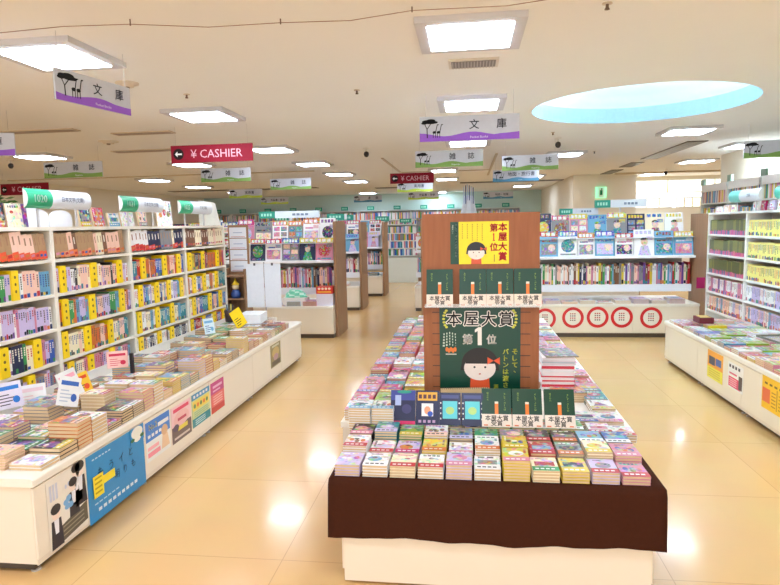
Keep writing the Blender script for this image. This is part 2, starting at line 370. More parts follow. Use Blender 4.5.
def hang_sign(name, x0, y0, x1, y1, ztop, w, h, bg, band, txt, sub, label, group, kind='cat'):
    c = Vector(((x0 + x1) / 2, (y0 + y1) / 2, ztop - h)); ang = math.atan2(y1 - y0, x1 - x0)
    o = thing(name, label, 'hanging sign', c, ang, group)
    m = MB().box(-w / 2, w / 2, -.006, .006, 0, h, bg); m.build('sign_board', PAPER, o)
    for side in (0, 1):
        fr = Fr((0, -.0065, 0), (1, 0, 0), (0, 0, 1)) if not side else Fr((0, .0065, 0), (-1, 0, 0), (0, 0, 1))
        p = MB()
        if kind == 'cat':
            wavy(p, fr, w, h, .0002, band, h * .27); savanna(p, fr, w, h, .0006)
            n = len(txt)
            if n == 2:
                for ch, u in zip(txt, (.1 * w - .04, .1 * w + .2 * w + .02)): p.text(fr, ch, h * .42, u, h * .64, .001, (38, 44, 60), .012)
            else: p.text(fr, txt, h * .38, .12 * w, h * .62, .001, (38, 44, 60), .01, maxw=w * .62)
            p.text(fr, sub, h * .13, .1 * w, h * .13, .001, (225, 225, 235))
        else:
            p.ell(fr, -w / 2 + .085, h / 2, .06, .06, .0004, (30, 18, 22), 24)
            p.pts2(fr, [(-w / 2 + .045, h / 2), (-w / 2 + .075, h / 2 - .03), (-w / 2 + .075, h / 2 + .03)], .0008, W)
            p.rect(fr, -w / 2 + .07, h / 2 - .008, -w / 2 + .125, h / 2 + .008, .0008, W)
            p.text(fr, '¥ CASHIER', h * .66, .055, h * .5, .0006, (215, 165, 178), 0, maxw=w * .64)
        p.build('front_print' if not side else 'back_print', PAPER, o)
    for s in (-1, 1):
        MB().tube([(s * w * .44, 0, h), (s * w * .44, 0, H - ztop + h)], .0012, (190, 190, 190), 5).build('hanging_wire', METAL, o)
PU = (150, 95, 205); GR = (130, 168, 92); LG = (190, 214, 80); TB = (90, 150, 185); BGS = (198, 202, 212)
hang_sign('hanging_sign', -.4, 5.28, .43, 5.28, 2.5, .83, .205, BGS, PU, '文庫', 'Pocket Books', 'white and purple pocket book sign hanging at middle', 'category signs')
hang_sign('hanging_sign', -2.25, 3.2, -2.137, 3.765, 2.5, .575, .172, BGS, PU, '文庫', 'Pocket Books', 'white and purple pocket book sign hanging slantwise at upper left', 'category signs')
hang_sign('hanging_sign', -4.9, 5.05, -4.08, 5.19, 2.5, .83, .2, BGS, PU, '文庫', 'Pocket Books', 'purple-edged sign cut off at the left edge', 'category signs')
hang_sign('hanging_sign', -.64, 7.68, .19, 7.68, 2.5, .83, .2, BGS, GR, '雑誌', 'Magazines', 'green magazine sign hanging below the purple one at middle', 'category signs')
hang_sign('hanging_sign', -5.5, 7.5, -4.7, 7.5, 2.5, .82, .2, BGS, GR, '雑誌', 'Magazines', 'green magazine sign hanging above the left bookcase', 'category signs')
hang_sign('hanging_sign', -4.0, 8.94, -3.22, 8.94, 2.5, .78, .2, BGS, GR, '雑誌', 'Magazines', 'green magazine sign below the red cashier sign', 'category signs')
hang_sign('hanging_sign', -3.66, 11.2, -2.88, 11.2, 2.5, .78, .2, BGS, GR, '雑誌', 'Magazines', 'small green magazine sign left of the middle slot', 'category signs')
hang_sign('hanging_sign', .47, 8.55, 1.2, 8.5, 2.5, .74, .2, BGS, GR, '雑誌', 'Magazines', 'green magazine sign right of middle below the blue recess', 'category signs')
hang_sign('hanging_sign', .43, 10.8, 1.2, 10.7, 2.5, .77, .2, BGS, TB, '地図・旅行書', 'Travel', 'blue-banded travel book sign hanging right of middle', 'category signs')
hang_sign('hanging_sign', 3.24, 7.82, 4.0, 7.7, 2.5, .77, .2, BGS, GR, '雑誌', 'Magazines', 'green-banded sign cut off at the right edge', 'category signs')
hang_sign('hanging_sign', -1.5, 13.2, -.74, 13.2, 2.5, .76, .2, BGS, LG, '実用書', 'Practical', 'lime-banded sign just below the small cashier sign', 'category signs')
hang_sign('hanging_sign', -5.55, 13.9, -4.75, 13.9, 2.5, .8, .2, BGS, LG, '実用書', 'Practical', 'lime-banded sign hanging over the far left racks', 'category signs')
hang_sign('hanging_sign', -6.2, 18.0, -5.35, 18.0, 2.5, .85, .2, BGS, LG, '児童書・絵本', 'Children', 'small far lime-banded sign left of middle', 'category signs')
hang_sign('hanging_sign', -3.4, 18.3, -2.55, 18.3, 2.5, .85, .2, BGS, TB, '漫画', 'Comics', 'small far teal-banded sign over the back wall', 'category signs')
hang_sign('hanging_sign', -1.66, 17.3, -.8, 17.3, 2.5, .86, .2, BGS, LG, '児童書・学参', 'Study', 'small far lime-banded sign left of the wooden display board', 'category signs')
hang_sign('hanging_sign', .45, 18.1, 1.3, 18.1, 2.5, .85, .2, BGS, TB, '地図・地理', 'Maps', 'small far sign over the wooden display board', 'category signs')
CR = (136, 16, 40)
hang_sign('cashier_sign', -3.19, 6.4, -2.27, 6.4, 2.5, .92, .185, CR, CR, '', '', 'large red cashier sign with arrow at upper left', 'cashier signs', 'cash')
hang_sign('cashier_sign', -8.6, 10.5, -7.6, 10.4, 2.5, 1.05, .21, CR, CR, '', '', 'red cashier sign at left edge above the bookcase sign', 'cashier signs', 'cash')
hang_sign('cashier_sign', -1.35, 10.8, -.58, 10.8, 2.5, .77, .18, CR, CR, '', '', 'small distant red cashier sign at middle', 'cashier signs', 'cash')

# ------------------------------------------------------------------ ceiling fittings
for x, y, lb in ((-1.43, 8.76, 'black dome camera hanging left of middle'), (1.19, 8.45, 'black dome camera hanging right of middle below the recess'), (4.3, 14.2, 'small black camera near the right rear lamps'), (-6.9, 8.65, 'small black camera near the left edge')):
    o = thing('security_camera', lb, 'security camera', (x, y, H), 0, 'security cameras')
    m = MB().lathe([(.001, -.012), (.05, -.012), (.05, 0)], 0, 0, (235, 230, 222), 16); m.lathe([(.012, -.05), (.012, -.01)], 0, 0, (225, 220, 212), 8); m.f = [tuple(reversed(f)) if False else f for f in m.f]; m.build('mount', METAL, o)
    MB().lathe([(.001, -.13), (.022, -.124), (.036, -.1), (.038, -.08), (.03, -.058), (.012, -.048), (.001, -.048)], 0, 0, (45, 38, 36), 16).build('dome', PLAST, o, smooth=True)
for x, y, r, lb in ((-2.53, 4.44, .085, 'round beige ceiling speaker right of the purple sign at left'), (-4.4, 7.2, .12, 'round pale ceiling fitting behind the left lamps')):
    o = thing('smoke_detector', lb, 'ceiling fitting', (x, y, H), 0, 'round ceiling fittings')
    MB().lathe([(.001, -.03), (r * .55, -.03), (r * .6, -.012), (r, -.01), (r, 0)], 0, 0, (222, 208, 188), 20).build('cover', PLAST, o, smooth=True)
    MB().lathe([(.001, -.045), (r * .18, -.042), (r * .2, -.0305)], 0, 0, (120, 100, 82), 12).build('sensor', PLAST, o, smooth=True)
for x, y, lb in ((-.89, 5.05, 'tiny brown sprinkler in the ceiling left of the middle lamps'), (.71, 3.36, 'brown sprinkler near the top edge right of the big lamp'), (1.05, 7.9, 'tiny sprinkler below the blue recess'), (-2.28, 4.9, 'tiny sprinkler right of the beige ceiling speaker'), (2.0, 10.2, 'tiny sprinkler before the right slots')):
    o = thing('sprinkler', lb, 'sprinkler', (x, y, H), 0, 'ceiling sprinklers')
    MB().lathe([(.001, -.035), (.014, -.032), (.008, -.02), (.008, -.006)], 0, 0, (105, 82, 66), 10).build('nozzle', METAL, o, smooth=True)
    MB().lathe([(.009, -.006), (.026, -.005), (.026, 0)], 0, 0, (205, 190, 170), 12).build('collar', METAL, o, smooth=True)
wr = thing('ceiling_wire', 'thin brown wire strung along hooks across the ceiling at the top', 'wire', (0, 0, 0))
P = [(-2.5, 3.1, 2.66), (-2.1, 3.1, 2.672), (-1.75, 3.14, 2.675), (-1.35, 3.2, 2.655), (-.98, 3.28, 2.68), (-.6, 3.26, 2.662), (-.275, 3.23, 2.682), (.2, 3.2, 2.665), (.75, 3.1, 2.682), (1.3, 3.05, 2.665), (1.9, 3.0, 2.68)]
MB().tube(P, .0022, (150, 115, 95), 5).build('cord', METAL, wr)
for i in (2, 4, 6, 8): MB().tube([(P[i][0], P[i][1], P[i][2] - .008), (P[i][0], P[i][1], H)], .004, (110, 90, 80), 6).build('hook', METAL, wr)
ex = thing('exit_sign', 'small green emergency exit sign on the beige pillar', 'exit sign', (3.14, 15.17, 2.14))
MB().box(-.12, .12, -.03, .025, 0, .26, (60, 170, 130)).build('sign_case', EXITM, ex)
p = MB(); fr = Fr((0, -.0305, .13), (1, 0, 0), (0, 0, 1)); p.rect(fr, -.06, -.11, .06, .11, .0005, (225, 250, 240)); p.ell(fr, .01, .08, .02, .02, .001, (20, 150, 100), 10); p.rect(fr, -.03, -.06, .03, .055, .001, (20, 150, 100)); p.build('pictogram', PAPER, ex)

# ================================================================== BOOKCASES
def bookcase(name, label, loc, rotz, width, height, levels, depth=.26, col=OFFW, group=None, tb=.022, cat='bookcase', back=None, side=True):
    """levels = heights of the shelf tops; local x = width, front at y 0 facing -y"""
    o = thing(name, label, cat, loc, rotz, group)
    for s in (0, 1):
        x = 0 if s == 0 else width - .018
        MB().box(x, x + .018, 0, depth, 0, height, col).build('side_panel', LAMI, o)
    MB().box(.0185, width - .0185, 0, depth, height - .025, height, col).build('top_panel', LAMI, o)
    MB().box(.0185, width - .0185, depth - .012, depth, .0, height - .026, back or (215, 208, 200)).build('back_panel', LAMI, o)
    for z in levels: MB().box(.0185, width - .0185, .003, depth - .0125, z - tb, z, col).build('shelf', LAMI, o)
    return o
TITLES = [(60, 60, 70), (200, 60, 70), (60, 90, 170), (235, 235, 235), (90, 70, 60)]
def spine_mb(rng, t, h, d, base, style=0, lowband=None):
    m = MB().box(0, t, 0, d, 0, h, PAL[base] if isinstance(base, str) else base, {'t': CREAM, 'k': CREAM})
    fr = Fr((0, 0, 0), (1, 0, 0), (0, 0, 1)); b = PAL[base] if isinstance(base, str) else base
    dark = sum(b) < 330
    tc = (240, 236, 220) if dark else rng.choice(TITLES[:3] + [TITLES[4]])
    if lowband: m.rect(fr, 0, 0, t, h * rng.uniform(.22, .34), .0003, lowband)
    if style == 0:
        k = rng.randint(3, 6); y = h * .88; sz = min(t * .5, .011)
        for i in range(k):
            m.rect(fr, t / 2 - sz / 2, y - sz, t / 2 + sz / 2, y, .0005, tc); y -= sz * 1.35
        if rng.random() < .75:
            c = PAL[rng.choice(['blue', 'red', 'orange', 'green', 'purple', 'teal', 'pink', 'navy', 'yellow', 'black'])]
            m.rect(fr, t * .06, h * .03, t * .94, h * rng.uniform(.14, .26), .0006, c)
    elif style == 1:                                            # wide: face colours in blocks
        m.rect(fr, t * .35, h * .55, t * .6, h * .85, .0005, (165, 120, 90) if not dark else tc); m.rect(fr, t * .15, h * .1, t * .85, h * .2, .0005, PAL[rng.choice(['orange', 'blue', 'pink', 'red'])])
    return m
def placard_mb(w, h):                                           # yellow divider with dark author characters
    m = MB().box(0, w, -.012, .1, 0, h, (250, 214, 20)); fr = Fr((0, -.012, 0), (1, 0, 0), (0, 0, 1))
    for i in range(3): m.ell(fr, w / 2, h * (.78 - .24 * i), w * .14, h * .055, .0004, (110, 88, 20), 8)
    return m
class Pool:
    """repeats: the nearest ones become things of their own, the rest one object"""
    def __init__(s): s.r = []
    def add(s, pr, mb, name, loc, rot, label, cat, group, mat): s.r.append((pr, len(s.r), mb, name, loc, rot, label, cat, group, mat))
    def flush(s, n, stuffname, stufflabel, cat):
        s.r.sort(key=lambda r: (r[0], r[1])); rest = MB()
        for i, (pr, _, mb, name, loc, rot, label, c, group, mat) in enumerate(s.r):
            if i < n: tag(mb.build(name, mat, loc=loc, rot=rot), label, c, group)
            else: rest.add(mb, Matrix.Translation(loc) @ Matrix.Rotation(rot[2], 4, 'Z') @ Matrix.Rotation(rot[1], 4, 'Y') @ Matrix.Rotation(rot[0], 4, 'X'))
        if rest.v:
            o = rest.build(stuffname, PRINT); tag(o, stufflabel, cat); o['kind'] = 'stuff'
def fill_row(pool, rng, loc, rotz, width, z, hmin, hmax, depth, palette, where, group, pr0, tmin=.012, tmax=.026, placards=0, lean=0, low=None, setback=.012, name='paperback_book', style=0, noun='paperback', x0=.024, dx=None):
    R = Matrix.Rotation(rotz, 4, 'Z'); x = x0; i = 0; lastp = -9; runc = None; run = 0
    while True:
        if placards and i - lastp > rng.randint(7, 13) and rng.random() < .6:
            wv = rng.uniform(.06, .08)
            if x + wv > width - .03: break
            m = placard_mb(wv, min(hmax + .012, hmax * 1.03)); p = Vector(loc) + R @ Vector((x, setback - .001, 0)); p.z = z
            pool.add(pr0 + x, m, 'divider_placard', p, (0, 0, rotz), 'yellow divider placard, %s from left %s' % (ordn(i), where), 'divider', group + ', dividers', PRINT)
            x += wv + .0015; lastp = i; i += 1; continue
        if run <= 0: runc = rng.choice(palette); run = rng.choice([1, 1, 2, 3, 4]); hr = rng.uniform(hmin, hmax); tr = rng.uniform(tmin, tmax)
        t = tr * rng.uniform(.9, 1.1); hh = hr if not lean else rng.uniform(hmin, hmax)
        ex = sin(lean) * hh * .98
        if x + t + max(0, ex) + .004 > width - .022: break
        m = spine_mb(rng, t, hh, depth, runc, style, low(rng) if callable(low) else low)
        p = Vector(loc) + R @ Vector((x, setback, 0)); p.z = z + (.0 if lean >= 0 else 0)
        if lean < 0: p = Vector(loc) + R @ Vector((x - ex, setback, 0)); p.z = z + t * sin(-lean)
        # lean to the right: pivot at bottom right corner rises
        rot = (0, lean, rotz)
        if lean > 0: p.z = z + t * sin(lean)
        nm = cname(runc) if isinstance(runc, str) else 'pale'
        pool.add(pr0 + x, m, name, p, rot, '%s-spined %s, %s from left %s' % (nm, noun, ordn(i), where), 'book', group, PRINT)
        x += t / cos(lean) + .0008; run -= 1; i += 1
LZ = [1.41, 1.17, .93, .70, .475, .25]
rg = random.Random(11)
BX = -2.85; LY = [2.9, 3.9, 4.88, 5.9]; LW = [1.0, .98, 1.02, 1.03]
BN = ['nearest', 'second', 'third', 'farthest']
for i in range(4):
    bookcase('bookcase', '%s bay of the tall white bookcase row along the left' % BN[i], (BX, LY[i], 0), pi / 2, LW[i], 1.635, LZ, group='white bookcase bays at left')
mixp = ['white', 'white', 'lavender', 'pink', 'peach', 'cream', 'blue', 'green', 'teal', 'navy', 'purple', 'orange', 'red', 'grey', 'skyblue', 'white', 'cream', 'lavender']
pal_l = {(0, 1): ['lavender', 'white', 'purple', 'green', 'skyblue', 'peach'], (0, 2): ['lavender', 'lavender', 'white', 'pink', 'lavender'], (0, 3): mixp, (0, 4): ['peach', 'grey', 'lavender'],
         (1, 1): ['white', 'lavender', 'black', 'peach', 'cream', 'lavender'], (1, 2): ['lavender', 'orange', 'skyblue', 'green', 'peach'], (1, 3): ['peach', 'peach', 'teal', 'orange', 'skyblue', 'cream'], (1, 4): ['pink', 'navy', 'cream', 'skyblue', 'lavender'],
         (2, 1): ['magenta', 'red', 'peach', 'teal', 'orange', 'blue'], (2, 2): ['blue', 'peach', 'cream', 'skyblue', 'lavender', 'white', 'peach'], (2, 3): ['teal', 'skyblue', 'white', 'lavender', 'cream', 'peach'], (2, 4): ['navy', 'teal', 'grey', 'peach', 'white'],
         (3, 1): ['yellow', 'navy', 'magenta', 'blue', 'orange'], (3, 2): ['orange', 'cream', 'teal', 'peach', 'blue', 'white'], (3, 3): ['teal', 'blue', 'cream', 'skyblue', 'peach'], (3, 4): ['orange', 'cream', 'red', 'blue']}
shelfpool = Pool()
for b in range(4):
    loc = (BX, LY[b], 0)
    wh = 'on %%s shelf of %s left bay' % BN[b]
    tl = [lambda r: (232, 90, 50), lambda r: r.choice([(232, 120, 60), None, (225, 150, 110)]), lambda r: (215, 60, 50) if r.random() < .5 else None, None][b]
    fill_row(shelfpool, rg, loc, pi / 2, LW[b], LZ[0], .165, .188, .13, [['tan', 'peach', 'tan', 'brown'], ['tan', 'brown', 'cream', 'peach'], ['white', 'navy', 'cream', 'grey'], ['tan', 'brown', 'cream', 'peach']][b], wh % 'top', 'books on the top shelf of the left bookcase', b * 1.0 + (.3 if b else 0), .035, .062, lean=radians(-9 + b), low=tl, noun='book', name='hardcover_book', style=1)
    for r in range(1, 5):
        fill_row(shelfpool, rg, loc, pi / 2, LW[b], LZ[r], .155, .185, .11, pal_l[(b, r)], wh % ORD[r], 'paperbacks in the left bookcase', b * 1.0 + r * .12, name='pocket_book', placards=(0 if (b, r) == (0, 2) else 1), tmin=.015, tmax=.03)
    fill_row(shelfpool, rg, loc, pi / 2, LW[b], LZ[5], .15, .18, .11, mixp, wh % 'lowest', 'paperbacks in the left bookcase', 99, name='pocket_book', tmin=.03, tmax=.05)
shelfpool.flush(300, 'paperback_rows', 'small paperbacks and yellow dividers filling the farther left shelves', 'books')

# ---- right bookcase
RX = 3.0; RY = [8.17, 7.1, 6.03]; RZ = [1.41, 1.17, .93, .70, .47, .24]
RN = ['farthest', 'middle', 'nearest']
rightpool = Pool()
for i in range(3):
    bookcase('bookcase', '%s bay of the white bookcase row at the right edge' % RN[i], (RX, RY[i], 0), -pi / 2, 1.07, 1.675, RZ, col=W, group='white bookcase bays at right')
    loc = (RX, RY[i], 0)
    for r in range(5):
        wh = 'on %s shelf of %s right bay' % (ORD[r], RN[i]); P0 = 10 + i * .0 + r * .1
        if i == 0 and r < 3: pal, low, st = [(120, 122, 62), (96, 100, 60), (120, 122, 62)], (lambda q: q.choice([(205, 70, 130), (70, 110, 150), (190, 90, 150), (210, 110, 130)])), 5
        elif r < 3: pal, low, st = ['yellow', (248, 232, 120), (244, 226, 130)], None, 0
        elif i == 0 and r == 3: pal, low, st = ['white', 'pink', 'white', 'purple'], (lambda q: q.choice([(230, 80, 140), None])), 0
        elif r == 3: pal, low, st = ['white', 'yellow', 'cream', 'lavender', 'white'], None, 0
        else: pal, low, st = ['white', 'lavender', 'peach', 'white', 'skyblue'], (lambda q: q.choice([(230, 120, 60), (200, 60, 120), None, None])), 0
        # olive series: rename for the label
        if i == 0 and r < 3:
            PAL['olive'] = (128, 128, 62); PAL['dark olive'] = (92, 96, 58); pal = ['olive', 'dark olive']
        if r < 3 and i: PAL['pale yellow'] = (250, 238, 140); pal = ['pale yellow']
        fill_row(rightpool, rg, loc, -pi / 2, 1.07, RZ[r], .165, .178, .12, pal, wh, 'paperbacks in the right bookcase', P0, name='shelved_paperback', noun='volume', tmin=.018, tmax=.034, low=low, style=st, setback=.02)  # paperbacks again, only named apart from the left shelves
rightpool.flush(200, 'paperback_rows', 'small paperbacks filling the lower shelves of the right bookcase', 'books')

# ================================================================== DISPLAY COUNTERS
def rounded_top(mb, x0, x1, y0, y1, z0, z1, col, r=.012, side='r'):
    """slab whose aisle edge (right or left) is rounded"""
    pr = []
    for i in range(6):
        a = pi / 2 * i / 5; pr.append((x1 - r + r * sin(a), z1 - r + r * cos(a)))
    pr += [(x1, z0), (x0, z0), (x0, z1)]
    if side == 'l': pr = [(x0 + x1 - x, z) for x, z in pr][::-1]
    n = len(pr)
    for i in range(n):
        a, b = pr[i], pr[(i + 1) % n]; mb.poly([(a[0], y0, a[1]), (b[0], y0, b[1]), (b[0], y1, b[1]), (a[0], y1, a[1])][::-1], col)
    mb.poly([(x, y0, z) for x, z in pr][::-1] if side == 'r' else [(x, y0, z) for x, z in pr][::-1], col); mb.poly([(x, y1, z) for x, z in pr], col)
def counter(name, xa, xb, ys, side, lab):                       # side: aisle side
    xf = xb if side == 'r' else xa; s = 1 if side == 'r' else -1
    for i in range(len(ys) - 1):
        y0, y1 = ys[i] + .001, ys[i + 1] - .001
        o = thing('display_cabinet', lab % ORD[i], 'display cabinet', ((xa + xb) / 2, (y0 + y1) / 2, 0), 0, 'low white display cabinets, ' + name)
        cx, cy = (xa + xb) / 2, (y0 + y1) / 2; hw, hl = (xb - xa) / 2 - .012, (y1 - y0) / 2
        fx = s * hw
        m = MB().box(-hw if s > 0 else -hw + .012, hw - .012 if s > 0 else hw, -hl, hl, .05, .428, (238, 226, 208)); m.build('carcass', LAMI, o)
        a, b_ = sorted((fx, fx - s * .011)); MB().box(a, b_, -hl + .001, hl - .001, .075, .42, (240, 230, 214)).build('front_panel', LAMI, o)
        a, b_ = sorted((fx - s * .004, fx - s * .011)); MB().box(a, b_, -hl + .001, hl - .001, .045, .072, (232, 220, 204)).build('lower_rail', LAMI, o)
        a, b_ = sorted((fx - s * .04, -fx + s * .04)); MB().box(a, b_, -hl + .02, hl - .02, .012, .0495, (70, 60, 52)).build('plinth', METAL, o)
        for px in (-hw + .05, hw - .05):
            for py in (-hl + .04, hl - .04):
                MB().lathe([(.001, 0), (.022, 0), (.022, .008), (.01, .0115)], px, py, (190, 182, 172), 10).build('foot', METAL, o)
    m = MB(); rounded_top(m, xa, xb, ys[0] - .012, ys[-1] + .012, .432, .472, (242, 236, 224), .014, side)
    tag(m.build('countertop', LAMI), 'long white rounded countertop ' + name, 'countertop')
LYS = [2.47, 3.44, 4.41, 5.38, 6.25, 7.05]
counter('along the left bookcase', -2.835, -1.99, LYS, 'r', '%s low white display cabinet from the camera, left counter')
RYS = [3.2, 4.2, 5.17, 6.14, 7.12]
counter('along the right bookcase', 2.19, 2.985, RYS, 'l', '%s low white display cabinet from the camera, right counter')
structure(MB().box(-2.849, -2.836, 2.47, 6.9, .0, .55, (225, 222, 216)), 'trim_3', LAMI)

# ------------------------------------------------------------------ posters on cabinet fronts
def poster(name, label, O, U, V, w, h, draw, cat='poster', bg=W, th=.0015, mat=PRINT):
    fr = Fr(O, U, V); M = Matrix((fr.U, fr.N * -1, fr.V)).transposed().to_4x4(); M.translation = fr.O
    m = MB().box(0, w, 0, th, 0, h, bg)                         # local: x right, z up, front at y 0 facing -y
    f = Fr((0, 0, 0), (1, 0, 0), (0, 0, 1)); draw(m, f, w, h)
    o = m.build(name, mat); o.matrix_world = M; return tag(o, label, cat)
LU, LV = (0, 1, 0), (0, 0, 1); XF = -2.0005
def lposter(label, y0, y1, z0, z1, draw, bg=W, off=0):
    return poster('wall_poster', label, (XF + .0016 + off, y0, z0), LU, LV, y1 - y0, z1 - z0, draw, bg=bg)
def fig(m, f, cu, v0, s, col=(30, 26, 46), skin=(245, 225, 215), hair=(30, 26, 40)):     # small standing figure
    m.pts2(f, [(cu - .045 * s, v0), (cu + .045 * s, v0), (cu + .035 * s, v0 + .14 * s), (cu - .035 * s, v0 + .14 * s)], .0006, col)
    m.pts2(f, [(cu - .012 * s, v0 + .07 * s), (cu + .012 * s, v0 + .07 * s), (cu + .018 * s, v0 + .14 * s), (cu - .018 * s, v0 + .14 * s)], .0009, (235, 235, 245))
    m.ell(f, cu, v0 + .175 * s, .032 * s, .036 * s, .0009, skin, 12); m.ell(f, cu, v0 + .193 * s, .037 * s, .026 * s, .0012, hair, 12)
def dr1(m, f, w, h):
    m.pts2(f, [(.02, .0), (w, .03), (w, .13), (.09, .09), (.02, .08)], .0003, (92, 84, 70))
    for i in range(3): m.pts2(f, [(.1, .03 + .022 * i), (w * .9, .045 + .022 * i), (w * .9, .052 + .022 * i), (.1, .037 + .022 * i)], .0006, (150, 142, 122))
    fig(m, f, .055, .0, 1.0); fig(m, f, w * .66, .1, .9); fig(m, f, w * .76, .15, .95); fig(m, f, w * .86, .13, 1.05)
    for k in range(3): m.rect(f, .02 + k * .022, .24, .035 + k * .022, .32, .0006, (205, 210, 228))
    for k in range(5): m.ell(f, .14 + k * .022, .27 + k * .006, .008, .012, .0006, (200, 208, 228), 8)
    for k in range(5):
        a = 2 * pi * k / 5 + .3; m.ell(f, .155 + .022 * cos(a), .185 + .022 * sin(a), .022, .016, .0006 + k * .0001, (120, 175, 225), 8)
lposter('white poster with dark-haired figures in dark suits, nearest on left counter', 2.55, 2.845, .065, .41, dr1, (236, 230, 220))
def dr2(m, f, w, h):
    for i, ch in enumerate('もうイと'): m.text(f, ch, .06, .12 + i * .1, h * .68, .0006, (20, 80, 130), .01)
    for i, ch in enumerate('明りも'): m.text(f, ch, .055, .27 + i * .085, h * .47, .0006, (20, 80, 130), .01)
    for i in range(9): m.rect(f, .08 + i * .045, h * .12, .11 + i * .045, h * .17, .0006, (225, 238, 248))
    for i in range(6): m.rect(f, .05 + i * .04, h * .24, .08 + i * .04, h * .26, .0006, (180, 215, 238)); m.rect(f, .05 + i * .03, h * .9, .07 + i * .03, h * .92, .0006, (190, 220, 240))
lposter('large bright blue poster with dark handwritten writing on left counter', 2.86, 3.43, .04, .415, dr2, (30, 142, 208))
def dr2b(m, f, w, h):
    m.ell(f, w / 2, h * .62, w * .42, h * .38, .0003, (238, 236, 228), 16); m.ell(f, w * .5, h * .3, w * .3, h * .28, .0005, (240, 238, 230), 12)
    m.ell(f, w * .15, h * .25, w * .16, h * .12, .0006, (20, 110, 70), 8); m.ell(f, w * .85, h * .3, w * .16, h * .12, .0006, (20, 110, 70), 8)
lposter('white rounded cutout card with green spots on the blue poster corner', 3.28, 3.43, .325, .42, dr2b, (30, 142, 208), off=.004)
def dr3(m, f, w, h):
    m.rect(f, 0, h * .42, w * .42, h, .0003, (250, 225, 40))
    for i in range(4): m.rect(f, w * .05, h * (.5 + i * .12), w * .3, h * (.54 + i * .12), .0006, (190, 170, 30))
p3 = MB(); f3 = Fr((0, 0, 0), (1, 0, 0), (0, 0, 1))
p3.box(0, .09, 0, .0015, 0, .12, (245, 222, 60)).box(.09, .2, 0, .0015, .05, .095, (245, 222, 60))
for i in range(4): p3.rect(f3, .012, .02 + i * .026, .075, .03 + i * .026, .0004, (190, 165, 40))
o = p3.build('sticky_note', PAPER); o.matrix_world = Matrix(((0, -1, 0, XF + .0085), (1, 0, 0, 2.9), (0, 0, 1, .17), (0, 0, 0, 1))); tag(o, 'yellow cross-shaped note overlapping the white and blue posters', 'note')
def dr4(m, f, w, h):
    m.rect(f, 0, h * .5, w, h, .0003, (60, 130, 215)); m.text(f, 'No.2', h * .2, w * .3, h * .84, .0006, (245, 225, 70), .02); m.rect(f, w * .5, h * .74, w * .95, h * .84, .0006, W)
    for i in range(5): m.rect(f, w * (.08 + i * .15), h * .58, w * (.18 + i * .15), h * .66, .0006, W)
    m.rect(f, w * .05, h * .1, w * .55, h * .22, .0006, (245, 150, 170)); m.rect(f, w * .05, h * .27, w * .5, h * .36, .0006, (248, 180, 190))
    m.ell(f, w * .76, h * .56, w * .14, h * .14, .0009, (222, 180, 140), 12); m.pts2(f, [(w * .6, h * .1), (w * .95, h * .1), (w * .88, h * .45), (w * .66, h * .45)], .0007, (238, 205, 170))
lposter('blue and white poster with pale child figure on left counter', 3.455, 3.765, .145, .4, dr4)
def dr5(m, f, w, h):
    m.rect(f, 0, 0, w, h * .45, .0003, (110, 92, 92)); m.ell(f, w * .5, h * .6, w * .4, h * .22, .0006, (240, 190, 190), 14); m.rect(f, w * .1, h * .83, w * .9, h * .93, .0006, (228, 70, 110))
    m.rect(f, w * .3, h * .28, w * .8, h * .4, .0008, (235, 215, 90)); m.ell(f, w * .2, h * .4, w * .15, h * .1, .0009, (90, 70, 100), 10); m.rect(f, w * .1, h * .08, w * .9, h * .14, .0006, (215, 200, 195)); m.rect(f, w * .3, h * .55, w * .75, h * .63, .0009, (200, 60, 90))
lposter('pink and grey poster between two blue ones on left counter', 3.79, 4.08, .14, .392, dr5, (245, 205, 210))
def dr6(m, f, w, h):
    m.rect(f, 0, h * .82, w, h, .0003, (60, 150, 205)); m.rect(f, w * .05, h * .5, w * .95, h * .78, .0005, (240, 215, 90)); m.rect(f, 0, 0, w, h * .26, .0003, (40, 150, 165))
    for i in range(5): m.rect(f, w * (.1 + i * .17), h * .87, w * (.2 + i * .17), h * .95, .0007, W); m.ell(f, w * (.15 + i * .17), h * .63, w * .06, h * .07, .0008, (235, 120, 60) if i % 2 else (90, 140, 90), 8)
    for i in range(3): m.rect(f, w * .1, h * (.3 + .06 * i), w * .9, h * (.33 + .06 * i), .0007, (150, 190, 150)); m.rect(f, w * .15, h * (.05 + .06 * i), w * .7, h * (.08 + .06 * i), .0007, (200, 230, 230))
lposter('yellow and teal poster beside the red-pink poster on left counter', 4.1, 4.41, .15, .395, dr6, (210, 220, 160))
def dr7(m, f, w, h):
    m.rect(f, 0, h * .62, w, h, .0003, (205, 70, 140)); m.rect(f, 0, 0, w, h * .2, .0003, (210, 60, 60))
    for i in range(4): m.rect(f, w * .15, h * (.26 + .08 * i), w * .85, h * (.3 + .08 * i), .0006, (245, 190, 185)); 
    m.rect(f, w * .15, h * .8, w * .85, h * .88, .0006, (240, 190, 220)); m.rect(f, w * .15, h * .68, w * .7, h * .73, .0006, (240, 190, 220))
lposter('red and magenta poster, farthest of the close group on left counter', 4.435, 4.69, .15, .393, dr7, (232, 110, 110))
def dr8(m, f, w, h):
    m.ell(f, w * .5, h * .6, w * .35, h * .25, .0003, (205, 180, 110), 12); m.rect(f, w * .1, h * .05, w * .9, h * .25, .0003, (90, 80, 66)); m.rect(f, w * .15, h * .86, w * .85, h * .95, .0004, (215, 210, 190)); m.ell(f, w * .5, h * .4, w * .25, h * .15, .0006, (190, 150, 160), 10)
lposter('lone olive-brown poster near the far end of left counter', 5.9, 6.23, .165, .4, dr8, (150, 140, 95))
